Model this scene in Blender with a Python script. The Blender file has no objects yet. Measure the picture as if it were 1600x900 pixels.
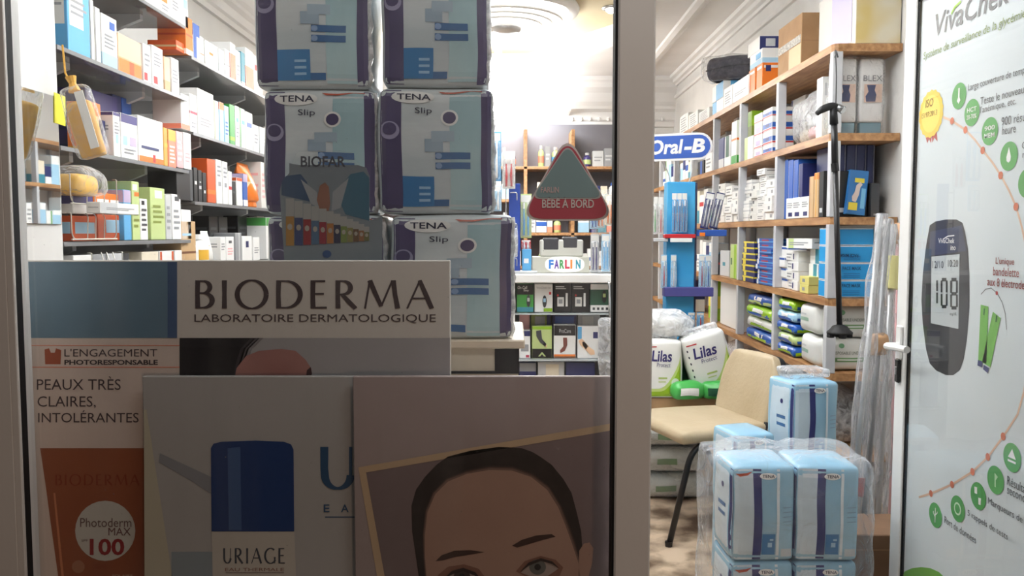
import bpy, bmesh, math, random
from mathutils import Vector, Matrix, noise
from mathutils.geometry import tessellate_polygon
SC = bpy.context.scene
COL = SC.collection
R = math.radians
rnd = random.Random(7)

# ------------------------------------------------------------------ camera
F = 1280.0                      # focal length in pixels of the 1600 x 900 frame
PITCH = R(3.8)
CZ = 1.25
cam = bpy.data.cameras.new('camera'); cam.sensor_width = 36.0; cam.lens = F * 36.0 / 1600.0
cam.clip_start = 0.02; cam.clip_end = 100
camo = bpy.data.objects.new('camera', cam); COL.objects.link(camo)
camo.location = (0, 0, CZ); camo.rotation_euler = (math.pi / 2 - PITCH, 0, 0)
SC.camera = camo

# ------------------------------------------------------------------ world: night street, dim
W = bpy.data.worlds.new('night'); SC.world = W; W.use_nodes = True
bg = W.node_tree.nodes['Background']
bg.inputs[0].default_value = (0.55, 0.50, 0.46, 1); bg.inputs[1].default_value = 0.03

# ------------------------------------------------------------------ lights
def area(name, loc, rot, sx, sy, power, col):
    l = bpy.data.lights.new(name, 'AREA'); l.shape = 'RECTANGLE'; l.size = sx; l.size_y = sy
    l.energy = power; l.color = col
    o = bpy.data.objects.new(name, l); COL.objects.link(o); o.location = loc; o.rotation_euler = rot
    return o
COOL = (0.945, 0.975, 1.0)
TUBES = [(-0.45, 2.6, 2.62), (0.45, 2.6, 2.62), (-0.45, 4.0, 2.62), (0.45, 4.0, 2.62)]
for i, t in enumerate(TUBES):                       # under each ceiling fluorescent fixture
    area('tube_light', (t[0], t[1], t[2] - 0.06), (0, 0, 0), 0.16, 1.2, 6.8, COOL)
    area('ceiling_fill_light', (t[0], t[1], t[2] + 0.07), (math.pi, 0, 0), 0.12, 1.2, 14, COOL)    # added uplight to brighten the ceiling; the housings are closed above
area('pendant_light', (-0.12, 7.3, 2.22), (0, 0, 0), 0.8, 0.8, 26, COOL)
area('pendant_uplight', (-0.12, 7.3, 2.50), (math.pi, 0, 0), 0.7, 0.7, 14, COOL)
area('cornice_fill_light', (-.12, 8.42, 2.50), (R(75), 0, 0), 1.3, 0.1, 16, COOL)          # added to whiten the back cornice, with the batten there
# lamp under the shop sign, outside above the facade
area('sign_lamp', (0.55, 0.55, 2.75), (R(38), 0, 0), 1.6, 0.12, 7.6, (1.0, 0.97, 0.93))
# sodium street lamp behind the photographer
sl = bpy.data.lights.new('street_lamp', 'POINT'); sl.energy = 54; sl.color = (1.0, 0.62, 0.40); sl.shadow_soft_size = 0.3
slo = bpy.data.objects.new('street_lamp', sl); COL.objects.link(slo); slo.location = (1.8, -3.4, 0.9)

SC.view_settings.view_transform = 'Standard'
SC.view_settings.look = 'None'
SC.view_settings.gamma = 1.0
SC.view_settings.use_curve_mapping = False
SC.view_settings.exposure = 0.55

# ------------------------------------------------------------------ pixel rays -> points at a known distance
ca, sa = math.cos(PITCH), math.sin(PITCH)
def _d(px, py):
    u = (px - 800) / F; v = (450 - py) / F
    return u, ca + v * sa, -sa + v * ca
def at(px, py, Y):
    u, b, c = _d(px, py); t = Y / b
    return Vector((u * t, Y, CZ + c * t))
def atX(px, py, X):
    u, b, c = _d(px, py); t = X / u
    return Vector((X, b * t, CZ + c * t))
def zat(py, Y): return at(800, py, Y).z

# ------------------------------------------------------------------ materials
MATS = {}
def lin(c):
    c = c / 255.0
    return c / 12.92 if c <= 0.04045 else ((c + 0.055) / 1.055) ** 2.4
def rgb(r, g, b): return (lin(r), lin(g), lin(b), 1.0)
NAMED = dict(white=(238, 238, 236), paper=(226, 226, 222), cream=(228, 218, 196), ivory=(222, 208, 178), grey=(150, 152, 155), lgrey=(198, 200, 202),
    dgrey=(70, 72, 76), black=(22, 22, 25), navy=(38, 46, 104), purple=(62, 54, 120), blue=(40, 90, 175), sky=(92, 170, 220),
    cyan=(25, 150, 215), teal=(60, 140, 160), lblue=(165, 205, 230), red=(196, 44, 48), crimson=(180, 50, 78), orange=(232, 122, 38),
    dorange=(206, 84, 28), yellow=(232, 214, 74), lemon=(226, 216, 128), gold=(228, 178, 60), amber=(212, 160, 60), green=(70, 160, 70), lime=(150, 196, 40),
    lgreen=(190, 208, 140), olive=(128, 142, 60), pink=(236, 178, 180), salmon=(236, 140, 110), brown=(120, 76, 46), tan=(198, 164, 120),
    peach=(236, 196, 160), dkgreen=(30, 84, 60), mauve=(190, 175, 205))
def M(key, rough=0.45, metal=0.0, coat=0.0):
    """plain printed or painted surface: a colour name or (r,g,b), with a very slight procedural mottling"""
    k = (key, rough, metal, coat)
    if k in MATS: return MATS[k]
    c = rgb(*(NAMED[key] if isinstance(key, str) else key))
    m = bpy.data.materials.new(key if isinstance(key, str) else 'colour_%d_%d_%d' % key); m.use_nodes = True
    nt = m.node_tree; b = nt.nodes['Principled BSDF']
    b.inputs['Base Color'].default_value = c; b.inputs['Roughness'].default_value = rough; b.inputs['Metallic'].default_value = metal
    b.inputs['Coat Weight'].default_value = coat
    MATS[k] = m; return m
def PM(name, c1, c2, scale=4.0, rough=0.5, metal=0.0, bump=0.0, bscale=30.0, stretch=(1, 1, 1), detail=4, lo=0.35, hi=0.65, coat=0.0, bdist=0.01):
    if name in MATS: return MATS[name]
    m = bpy.data.materials.new(name); m.use_nodes = True; nt = m.node_tree; N = nt.nodes; L = nt.links
    b = N['Principled BSDF']; b.inputs['Roughness'].default_value = rough; b.inputs['Metallic'].default_value = metal
    b.inputs['Coat Weight'].default_value = coat
    tc = N.new('ShaderNodeTexCoord'); mp = N.new('ShaderNodeMapping'); mp.inputs['Scale'].default_value = stretch
    L.new(tc.outputs['Object'], mp.inputs['Vector'])
    nz = N.new('ShaderNodeTexNoise'); nz.inputs['Scale'].default_value = scale; nz.inputs['Detail'].default_value = detail
    L.new(mp.outputs[0], nz.inputs['Vector'])
    cr = N.new('ShaderNodeValToRGB'); cr.color_ramp.elements[0].color = rgb(*c1); cr.color_ramp.elements[1].color = rgb(*c2)
    cr.color_ramp.elements[0].position = lo; cr.color_ramp.elements[1].position = hi
    L.new(nz.outputs[0], cr.inputs[0]); L.new(cr.outputs[0], b.inputs['Base Color'])
    if bump:
        n2 = N.new('ShaderNodeTexNoise'); n2.inputs['Scale'].default_value = bscale; n2.inputs['Detail'].default_value = 3
        L.new(mp.outputs[0], n2.inputs['Vector'])
        bp = N.new('ShaderNodeBump'); bp.inputs['Strength'].default_value = bump; bp.inputs['Distance'].default_value = bdist
        L.new(n2.outputs[0], bp.inputs['Height']); L.new(bp.outputs[0], b.inputs['Normal'])
    MATS[name] = m; return m
def film(name, tint=(240, 242, 245), clear=0.72, rough=0.12, bscale=22, bump=0.9, stretch=(1, 1, 1)):
    """clear crinkled plastic: part see-through, part shiny and milky"""
    if name in MATS: return MATS[name]
    m = bpy.data.materials.new(name); m.use_nodes = True; nt = m.node_tree; N = nt.nodes; L = nt.links
    b = N['Principled BSDF']; b.inputs['Base Color'].default_value = rgb(*tint); b.inputs['Roughness'].default_value = rough
    b.inputs['Specular IOR Level'].default_value = 0.9
    tc = N.new('ShaderNodeTexCoord'); nz = N.new('ShaderNodeTexNoise'); nz.inputs['Scale'].default_value = bscale; nz.inputs['Detail'].default_value = 4
    nz.inputs['Distortion'].default_value = 1.2
    mp = N.new('ShaderNodeMapping'); mp.inputs['Scale'].default_value = stretch
    L.new(tc.outputs['Object'], mp.inputs[0]); L.new(mp.outputs[0], nz.inputs['Vector'])
    bp = N.new('ShaderNodeBump'); bp.inputs['Strength'].default_value = bump; bp.inputs['Distance'].default_value = 0.02
    L.new(nz.outputs[0], bp.inputs['Height']); L.new(bp.outputs[0], b.inputs['Normal'])
    tr = N.new('ShaderNodeBsdfTransparent'); mx = N.new('ShaderNodeMixShader')
    mr = N.new('ShaderNodeMapRange'); mr.inputs[1].default_value = 0.4; mr.inputs[2].default_value = 0.72
    mr.inputs[3].default_value = (1 - clear) * 0.55; mr.inputs[4].default_value = min(1.0, (1 - clear) * 1.8)
    L.new(nz.outputs[0], mr.inputs[0])
    lw = N.new('ShaderNodeLayerWeight'); lw.inputs[0].default_value = 0.5; L.new(bp.outputs[0], lw.inputs['Normal'])
    pw_ = N.new('ShaderNodeMath'); pw_.operation = 'POWER'; pw_.inputs[1].default_value = 2.0; L.new(lw.outputs['Facing'], pw_.inputs[0])
    ml = N.new('ShaderNodeMath'); ml.operation = 'MULTIPLY_ADD'; ml.inputs[1].default_value = 0.55; ml.use_clamp = True
    L.new(pw_.outputs[0], ml.inputs[0]); L.new(mr.outputs[0], ml.inputs[2]); L.new(ml.outputs[0], mx.inputs[0])
    L.new(tr.outputs[0], mx.inputs[1]); L.new(b.outputs[0], mx.inputs[2])
    L.new(mx.outputs[0], N['Material Output'].inputs['Surface'])
    MATS[name] = m; return m
def glass(name, refl=0.07, dust=0.0, tint=(1, 1, 1)):
    """thin pane: straight-through view, mirror reflection by Fresnel, specks of dust"""
    if name in MATS: return MATS[name]
    m = bpy.data.materials.new(name); m.use_nodes = True; nt = m.node_tree; N = nt.nodes; L = nt.links
    N.remove(N['Principled BSDF']); out = N['Material Output']
    tr = N.new('ShaderNodeBsdfTransparent'); tr.inputs[0].default_value = (*tint, 1)
    gl = N.new('ShaderNodeBsdfGlossy'); gl.inputs['Roughness'].default_value = 0.01
    lw = N.new('ShaderNodeLayerWeight'); lw.inputs[0].default_value = 0.5          # Schlick's Fresnel, the same from both sides
    pw_ = N.new('ShaderNodeMath'); pw_.operation = 'POWER'; pw_.inputs[1].default_value = 5.0; L.new(lw.outputs['Facing'], pw_.inputs[0])
    mu = N.new('ShaderNodeMath'); mu.operation = 'MULTIPLY_ADD'; mu.inputs[1].default_value = 0.9; mu.inputs[2].default_value = refl
    L.new(pw_.outputs[0], mu.inputs[0])
    mx = N.new('ShaderNodeMixShader'); L.new(mu.outputs[0], mx.inputs[0]); L.new(tr.outputs[0], mx.inputs[1]); L.new(gl.outputs[0], mx.inputs[2])
    last = mx
    if dust:
        tc = N.new('ShaderNodeTexCoord')
        mp = N.new('ShaderNodeMapping'); mp.inputs['Scale'].default_value = (1, 1, 0.12); L.new(tc.outputs['Object'], mp.inputs[0])
        n1 = N.new('ShaderNodeTexNoise'); n1.inputs['Scale'].default_value = 14; n1.inputs['Detail'].default_value = 5; L.new(mp.outputs[0], n1.inputs[0])
        r1 = N.new('ShaderNodeMapRange'); r1.inputs[1].default_value = 0.45; r1.inputs[2].default_value = 0.8; r1.inputs[3].default_value = dust * 0.35; r1.inputs[4].default_value = dust * 1.5
        L.new(n1.outputs[0], r1.inputs[0])
        vo = N.new('ShaderNodeTexVoronoi'); vo.inputs['Scale'].default_value = 60; L.new(tc.outputs['Object'], vo.inputs[0])
        r2 = N.new('ShaderNodeMapRange'); r2.inputs[1].default_value = 0.05; r2.inputs[2].default_value = 0.09; r2.inputs[3].default_value = 0.35; r2.inputs[4].default_value = 0.0
        L.new(vo.outputs['Distance'], r2.inputs[0])
        n3 = N.new('ShaderNodeTexNoise'); n3.inputs['Scale'].default_value = 9; L.new(tc.outputs['Object'], n3.inputs[0])
        r3 = N.new('ShaderNodeMapRange'); r3.inputs[1].default_value = 0.52; r3.inputs[2].default_value = 0.66; L.new(n3.outputs[0], r3.inputs[0])
        m2 = N.new('ShaderNodeMath'); m2.operation = 'MULTIPLY'; L.new(r2.outputs[0], m2.inputs[0]); L.new(r3.outputs[0], m2.inputs[1])
        ad = N.new('ShaderNodeMath'); ad.operation = 'ADD'; L.new(r1.outputs[0], ad.inputs[0]); L.new(m2.outputs[0], ad.inputs[1])
        df = N.new('ShaderNodeBsdfDiffuse'); df.inputs[0].default_value = (0.7, 0.68, 0.65, 1)
        tl = N.new('ShaderNodeBsdfTranslucent'); tl.inputs[0].default_value = (0.7, 0.68, 0.65, 1)
        a2 = N.new('ShaderNodeMixShader'); L.new(df.outputs[0], a2.inputs[1]); L.new(tl.outputs[0], a2.inputs[2])
        m3 = N.new('ShaderNodeMixShader'); L.new(ad.outputs[0], m3.inputs[0]); L.new(mx.outputs[0], m3.inputs[1]); L.new(a2.outputs[0], m3.inputs[2])
        last = m3
    L.new(last.outputs[0], out.inputs['Surface'])
    MATS[name] = m; return m
def emit(name, col, s):
    if name in MATS: return MATS[name]
    m = bpy.data.materials.new(name); m.use_nodes = True; b = m.node_tree.nodes['Principled BSDF']
    b.inputs['Emission Color'].default_value = (*col, 1); b.inputs['Emission Strength'].default_value = s
    MATS[name] = m; return m

# ------------------------------------------------------------------ objects
def mk(name, verts, faces, mats, parent=None, fm=None, smooth=False, world=False):
    """one mesh object; with world=True the verts are world points and the parent is an unrotated thing"""
    me = bpy.data.meshes.new(name)
    if world and parent is not None:
        off = Vector(parent.location)
        p = parent.parent
        while p is not None: off += Vector(p.location); p = p.parent
        verts = [(v[0] - off[0], v[1] - off[1], v[2] - off[2]) for v in verts]
    me.from_pydata([tuple(v) for v in verts], [], faces)
    if not isinstance(mats, (list, tuple)): mats = [mats]
    for m in mats: me.materials.append(m)
    if fm: me.polygons.foreach_set('material_index', fm)
    if smooth: me.polygons.foreach_set('use_smooth', [True] * len(me.polygons))
    me.update()
    o = bpy.data.objects.new(name, me); COL.objects.link(o)
    if parent is not None: o.parent = parent
    return o
def tag(o, label=None, cat=None, group=None, kind=None):
    if label: o['label'] = label
    if cat: o['category'] = cat
    if group: o['group'] = group
    if kind: o['kind'] = kind
    return o
def thing(name, label, cat, loc=(0, 0, 0), rotz=0.0, group=None, kind=None):
    o = bpy.data.objects.new(name, None); COL.objects.link(o); o.empty_display_size = 0.05
    o.location = loc; o.rotation_euler = (0, 0, rotz)
    return tag(o, label, cat, group, kind)
def dup(root, loc=None, rotz=None, label=None, group=None):
    def cp(o, par):
        c = o.copy(); COL.objects.link(c); c.parent = par
        for ch in list(o.children): cp(ch, c)
        return c
    r = cp(root, None)
    if loc is not None: r.location = loc
    if rotz is not None: r.rotation_euler = (0, 0, rotz)
    if label: r['label'] = label
    if group: r['group'] = group
    return r

# ------------------------------------------------------------------ shapes (verts, faces)
class G:
    """collects shapes into one mesh"""
    def __init__(s): s.v = []; s.f = []; s.m = []
    def add(s, vf, mi=0):
        n = len(s.v); s.v += [tuple(p) for p in vf[0]]; s.f += [tuple(i + n for i in f) for f in vf[1]]; s.m += [mi] * len(vf[1]); return s
    def build(s, name, mats, parent=None, smooth=False, world=False): return mk(name, s.v, s.f, mats, parent, s.m, smooth, world)
def box(x0, x1, y0, y1, z0, z1, b=0.0):
    if b <= 0:
        v = [(x, y, z) for z in (z0, z1) for y in (y0, y1) for x in (x0, x1)]
        return v, [(0, 2, 3, 1), (4, 5, 7, 6), (0, 1, 5, 4), (2, 6, 7, 3), (0, 4, 6, 2), (1, 3, 7, 5)]
    b = min(b, (x1 - x0) * .45, (y1 - y0) * .45, (z1 - z0) * .45)
    v = []; idx = {}
    for sx in (0, 1):
        for sy in (0, 1):
            for sz in (0, 1):
                X, Y, Z = (x0, x1)[sx], (y0, y1)[sy], (z0, z1)[sz]
                dx, dy, dz = (b, -b)[sx], (b, -b)[sy], (b, -b)[sz]
                for a, p in (('x', (X, Y + dy, Z + dz)), ('y', (X + dx, Y, Z + dz)), ('z', (X + dx, Y + dy, Z))):
                    idx[(sx, sy, sz, a)] = len(v); v.append(p)
    f = []
    I = lambda sx, sy, sz, a: idx[(sx, sy, sz, a)]
    for s in (0, 1):
        q = [I(s, 0, 0, 'x'), I(s, 0, 1, 'x'), I(s, 1, 1, 'x'), I(s, 1, 0, 'x')]; f.append(tuple(q if s == 0 else q[::-1]))
        q = [I(0, s, 0, 'y'), I(1, s, 0, 'y'), I(1, s, 1, 'y'), I(0, s, 1, 'y')]; f.append(tuple(q if s == 0 else q[::-1]))
        q = [I(0, 0, s, 'z'), I(0, 1, s, 'z'), I(1, 1, s, 'z'), I(1, 0, s, 'z')]; f.append(tuple(q if s == 0 else q[::-1]))
    for i in (0, 1):
        for j in (0, 1):
            f.append((I(i, j, 0, 'x'), I(i, j, 1, 'x'), I(i, j, 1, 'y'), I(i, j, 0, 'y')))
            f.append((I(i, 0, j, 'x'), I(i, 1, j, 'x'), I(i, 1, j, 'z'), I(i, 0, j, 'z')))
            f.append((I(0, i, j, 'y'), I(1, i, j, 'y'), I(1, i, j, 'z'), I(0, i, j, 'z')))
            for k in (0, 1): f.append((I(i, j, k, 'x'), I(i, j, k, 'y'), I(i, j, k, 'z')))
    return v, f
def tube(pts, r, n=8, close=False, cap=True):
    pts = [Vector(p) for p in pts]; v = []; f = []; m = len(pts)
    rr = r if isinstance(r, (list, tuple)) else [r] * m
    prev = None
    for i, p in enumerate(pts):
        if close: t = pts[(i + 1) % m] - pts[i - 1]
        else: t = (pts[min(i + 1, m - 1)] - pts[max(i - 1, 0)])
        t = t.normalized() if t.length > 1e-9 else Vector((0, 0, 1))
        if prev is None:
            a = Vector((0, 0, 1)) if abs(t.z) < .9 else Vector((1, 0, 0)); u = t.cross(a).normalized()
        else:
            u = prev - t * prev.dot(t); u.normalize()
        prev = u; w = t.cross(u)
        for k in range(n):
            an = 2 * math.pi * k / n; v.append(p + (u * math.cos(an) + w * math.sin(an)) * rr[i])
    for i in range(m if close else m - 1):
        a = i * n; b = ((i + 1) % m) * n
        for k in range(n): f.append((a + k, a + (k + 1) % n, b + (k + 1) % n, b + k))
    if cap and not close: f.append(tuple(range(n))[::-1]); f.append(tuple((m - 1) * n + k for k in range(n)))
    return v, f
def smoothpath(pts, rad=0.05, seg=5):
    """polyline with rounded corners"""
    P = [Vector(p) for p in pts]; out = [P[0]]
    for i in range(1, len(P) - 1):
        a, b, c = P[i - 1], P[i], P[i + 1]
        d1 = (a - b); d2 = (c - b); r = min(rad, d1.length * .45, d2.length * .45)
        s = b + d1.normalized() * r; e = b + d2.normalized() * r
        for k in range(seg + 1):
            t = k / seg; out.append(s * (1 - t) ** 2 + b * 2 * t * (1 - t) + e * t * t)
    out.append(P[-1]); return out
def lathe(prof, n=14, cx=0, cy=0, z0=0, cap=True):
    v = []; f = []
    for r, z in prof:
        for k in range(n):
            a = 2 * math.pi * k / n; v.append((cx + r * math.cos(a), cy + r * math.sin(a), z0 + z))
    for i in range(len(prof) - 1):
        for k in range(n): f.append((i * n + k, i * n + (k + 1) % n, (i + 1) * n + (k + 1) % n, (i + 1) * n + k))
    if cap: f.append(tuple(range(n))[::-1]); f.append(tuple((len(prof) - 1) * n + k for k in range(n)))
    return v, f
def loft(rings):
    n = len(rings[0]); v = [p for r in rings for p in r]; f = []
    for i in range(len(rings) - 1):
        for k in range(n): f.append((i * n + k, i * n + (k + 1) % n, (i + 1) * n + (k + 1) % n, (i + 1) * n + k))
    f.append(tuple(range(n))[::-1]); f.append(tuple((len(rings) - 1) * n + k for k in range(n)))
    return v, f
def sq_ring(a, b, z, n=16, p=2.0, cx=0, cy=0):
    o = []
    for k in range(n):
        t = 2 * math.pi * k / n; c, s = math.cos(t), math.sin(t)
        o.append((cx + a * math.copysign(abs(c) ** (2 / p), c), cy + b * math.copysign(abs(s) ** (2 / p), s), z))
    return o
def poly2(pts):
    """triangles of a flat outline given as 2D points"""
    return [tuple(t) for t in tessellate_polygon([[Vector((p[0], p[1], 0)) for p in pts]])]
class Soft:
    """soft pack: rounded box, puffed and wrinkled; origin at the bottom centre, front at -Y"""
    def __init__(s, w, d, h, r=0.015, puff=0.012, nz=0.004, ns=9.0, seed=0, n=8, taper=0.0):
        s.w, s.d, s.h, s.r, s.puff, s.nz, s.ns, s.seed, s.taper = w / 2, d / 2, h / 2, min(r, w * .4, d * .4, h * .4), puff, nz, ns, seed, taper
        def co(a):
            q = [-a, -a + s.r * .35]
            k = max(2, int(round(n * a / max(s.w, s.d, s.h))))
            q += [(-a + s.r) + (2 * (a - s.r)) * i / k for i in range(k + 1)]
            return q + [a - s.r * .35, a]
        cs = (co(s.w), co(s.d), co(s.h)); V = {}; vs = []; fs = []
        def vid(i, j, k):
            if (i, j, k) not in V:
                V[(i, j, k)] = len(vs); vs.append(s.pos(cs[0][i], cs[1][j], cs[2][k]))
            return V[(i, j, k)]
        nx, ny, nzc = len(cs[0]) - 1, len(cs[1]) - 1, len(cs[2]) - 1
        for i in range(nx):
            for j in range(ny):
                fs.append((vid(i, j, 0), vid(i, j + 1, 0), vid(i + 1, j + 1, 0), vid(i + 1, j, 0)))
                fs.append((vid(i, j, nzc), vid(i + 1, j, nzc), vid(i + 1, j + 1, nzc), vid(i, j + 1, nzc)))
        for i in range(nx):
            for k in range(nzc):
                fs.append((vid(i, 0, k), vid(i + 1, 0, k), vid(i + 1, 0, k + 1), vid(i, 0, k + 1)))
                fs.append((vid(i, ny, k), vid(i, ny, k + 1), vid(i + 1, ny, k + 1), vid(i + 1, ny, k)))
        for j in range(ny):
            for k in range(nzc):
                fs.append((vid(0, j, k), vid(0, j, k + 1), vid(0, j + 1, k + 1), vid(0, j + 1, k)))
                fs.append((vid(nx, j, k), vid(nx, j + 1, k), vid(nx, j + 1, k + 1), vid(nx, j, k + 1)))
        s.vf = (vs, fs)
    def pos(s, x, y, z):
        p = Vector((x, y, z)); q = Vector((max(-s.w + s.r, min(s.w - s.r, x)), max(-s.d + s.r, min(s.d - s.r, y)), max(-s.h + s.r, min(s.h - s.r, z))))
        dv = p - q
        if dv.length > 1e-9: p = q + dv.normalized() * s.r
        a, b, c = 1 - (x / s.w) ** 2, 1 - (y / s.d) ** 2, 1 - (z / s.h) ** 2
        pf = s.puff
        if abs(y) > s.d - 1e-6: p.y += math.copysign(pf * a * c, y)
        if abs(x) > s.w - 1e-6: p.x += math.copysign(pf * b * c, x)
        if z > s.h - 1e-6: p.z += pf * a * b
        if s.nz:
            nv = noise.noise_vector(Vector((x, y, z)) * s.ns + Vector((s.seed * 3.1, s.seed * 1.7, 0)))
            k = 1.0 if z > -s.h + 1e-6 else 0.0
            p += Vector((nv.x, nv.y, nv.z * k)) * s.nz
        t = 1 - s.taper * (p.z / s.h * .5 + .5)
        return Vector((p.x * t, p.y * t, p.z + s.h))
    def front(s, u, v, off=0.0012):
        """point on the front face, u 0..1 from left, v 0..1 from below"""
        p = s.pos((u * 2 - 1) * s.w, -s.d, (v * 2 - 1) * s.h); return Vector((p.x, p.y - off, p.z))
    def left(s, u, v, off=0.0012):
        """left face (-X), u from the back edge to the front edge"""
        p = s.pos(-s.w, (1 - u * 2) * s.d, (v * 2 - 1) * s.h); return Vector((p.x - off, p.y, p.z))
    def right(s, u, v, off=0.0012):
        p = s.pos(s.w, (u * 2 - 1) * s.d, (v * 2 - 1) * s.h); return Vector((p.x + off, p.y, p.z))
    def patch(s, face, u0, v0, u1, v1, nu=6, nv=6, off=0.0012):
        fn = getattr(s, face)
        v = [fn(u0 + (u1 - u0) * i / nu, v0 + (v1 - v0) * j / nv, off) for j in range(nv + 1) for i in range(nu + 1)]
        f = [(j * (nu + 1) + i, j * (nu + 1) + i + 1, (j + 1) * (nu + 1) + i + 1, (j + 1) * (nu + 1) + i) for j in range(nv) for i in range(nu)]
        return v, f
    def disc(s, face, u, v, ru, rv, n=16, off=0.0016):
        fn = getattr(s, face)
        pts = [fn(u, v, off)] + [fn(u + ru * math.cos(2 * math.pi * k / n), v + rv * math.sin(2 * math.pi * k / n), off) for k in range(n)]
        return pts, [(0, 1 + k, 1 + (k + 1) % n) for k in range(n)]
    def text(s, face, string, u0, v0, u1, v1, bold=0.0, shear=0.0, off=0.0022):
        fn = getattr(s, face); v, f = textmesh(string, bold, shear)
        return [fn(u0 + (u1 - u0) * p[0], v0 + (v1 - v0) * p[1], off) for p in v], f
_TX = {}
def textmesh(string, bold=0.0, shear=0.0):
    """letters as a flat mesh filling the unit square"""
    k = (string, bold, shear)
    if k in _TX: return _TX[k]
    cu = bpy.data.curves.new('t', 'FONT'); cu.body = string; cu.offset = bold; cu.shear = shear; cu.resolution_u = 3; cu.fill_mode = 'FRONT'
    ob = bpy.data.objects.new('t', cu)
    me = bpy.data.meshes.new_from_object(ob)
    v = [p.co.copy() for p in me.vertices]; f = [tuple(p.vertices) for p in me.polygons]
    bpy.data.meshes.remove(me); bpy.data.objects.remove(ob); bpy.data.curves.remove(cu)
    x0 = min(p.x for p in v); x1 = max(p.x for p in v); y0 = min(p.y for p in v); y1 = max(p.y for p in v)
    r = ([((p.x - x0) / (x1 - x0), (p.y - y0) / (y1 - y0)) for p in v], f); _TX[k] = r; return r
def stroke(pts, n=1):
    """variable-width pen stroke: pts = (x, y, half width); returns 2D verts, faces"""
    v = []; f = []
    for i, (x, y, w) in enumerate(pts):
        a = pts[max(i - 1, 0)]; b = pts[min(i + 1, len(pts) - 1)]
        d = Vector((b[0] - a[0], b[1] - a[1])); d.normalize()
        v += [(x - d.y * w, y + d.x * w), (x + d.y * w, y - d.x * w)]
    for i in range(len(pts) - 1): f.append((2 * i, 2 * i + 1, 2 * i + 3, 2 * i + 2))
    return v, f

# ------------------------------------------------------------------ cartons
ORD = ['', 'first', 'second', 'third', 'fourth', 'fifth', 'sixth', 'seventh', 'eighth', 'ninth', 'tenth', 'eleventh', 'twelfth', 'thirteenth',
       'fourteenth', 'fifteenth', 'sixteenth', 'seventeenth', 'eighteenth', 'nineteenth', 'twentieth', 'twenty-first', 'twenty-second', 'twenty-third', 'twenty-fourth', 'twenty-fifth', 'twenty-sixth', 'twenty-seventh', 'twenty-eighth', 'twenty-ninth', 'thirtieth']
def prints(style):
    """'white;b orange .2;t navy .15;h red .4 .5;v blue .1 .3;q red .1 .1 .4 .3;l grey .5 .8 4' -> base, list of (u0,v0,u1,v1,colour)"""
    ps = style.split(';'); base = ps[0]; out = []
    for s in ps[1:]:
        a = s.split(); k = a[0]; c = a[1]; n = [float(x) for x in a[2:]]
        if k == 'b': out.append((0, 0, 1, n[0], c))
        elif k == 't': out.append((0, 1 - n[0], 1, 1, c))
        elif k == 'h': out.append((0, n[0], 1, n[1], c))
        elif k == 'v': out.append((n[0], 0, n[1], 1, c))
        elif k == 'q': out.append((n[0], n[1], n[2], n[3], c))
        elif k == 'l':
            m = int(n[2])
            for i in range(m):
                v = n[0] + (n[1] - n[0]) * (i + .2) / m; hh = (n[1] - n[0]) / m * .45
                out.append((0.14, v, 0.14 + 0.72 * (1 - 0.35 * ((i * 7 + 3) % 5) / 5), v + hh, c))
    return base, out
_BM = {}
def carton(name, label, cat, loc, w, d, h, style, rotz=0.0, group=None, sides=True, tilt=None):
    """folding carton standing at loc (bottom centre), front at local -Y, printed on front and both ends"""
    base, pr = prints(style)
    key = (round(w, 3), round(d, 3), round(h, 3), style, sides)
    if key not in _BM:
        g = G().add(box(-w / 2, w / 2, -d / 2, d / 2, 0, h, 0.0018))
        # tuck flap seam on top
        me = bpy.data.meshes.new('carton_body'); me.from_pydata(g.v, [], g.f); me.materials.append(M(base)); me.update()
        pm = None
        if pr:
            g = G(); cols = []
            for i, (u0, v0, u1, v1, c) in enumerate(pr):
                if c not in cols: cols.append(c)
                e = 0.0005 + 0.00025 * i; m = cols.index(c)
                u0 = max(u0, .012); u1 = min(u1, .988); v0 = max(v0, .01); v1 = min(v1, .99)
                x0, x1, z0, z1 = -w / 2 + w * u0, -w / 2 + w * u1, h * v0, h * v1
                g.add(([(x0, -d / 2 - e, z0), (x1, -d / 2 - e, z0), (x1, -d / 2 - e, z1), (x0, -d / 2 - e, z1)], [(0, 1, 2, 3)]), m)
                if sides and (u1 - u0) > .6:
                    for sx in (-1, 1):
                        X = sx * (w / 2 + e); ya, yb = -d / 2 + d * u0, -d / 2 + d * u1
                        q = [(X, ya, z0), (X, yb, z0), (X, yb, z1), (X, ya, z1)]
                        g.add((q, [(0, 1, 2, 3) if sx > 0 else (3, 2, 1, 0)]), m)
            pm = bpy.data.meshes.new('carton_print'); pm.from_pydata(g.v, [], g.f)
            for c in cols: pm.materials.append(M(c))
            pm.polygons.foreach_set('material_index', g.m); pm.update()
        _BM[key] = (me, pm)
    me, pm = _BM[key]
    o = bpy.data.objects.new(name, me); COL.objects.link(o); o.location = Vector(loc) + Vector((0, 0, .0008))
    o.rotation_euler = (tilt or 0, 0, rotz) if tilt is None else (tilt, 0, rotz)
    tag(o, label, cat, group)
    if pm:
        p = bpy.data.objects.new('printed_design', pm); COL.objects.link(p); p.parent = o
    return o
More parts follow.
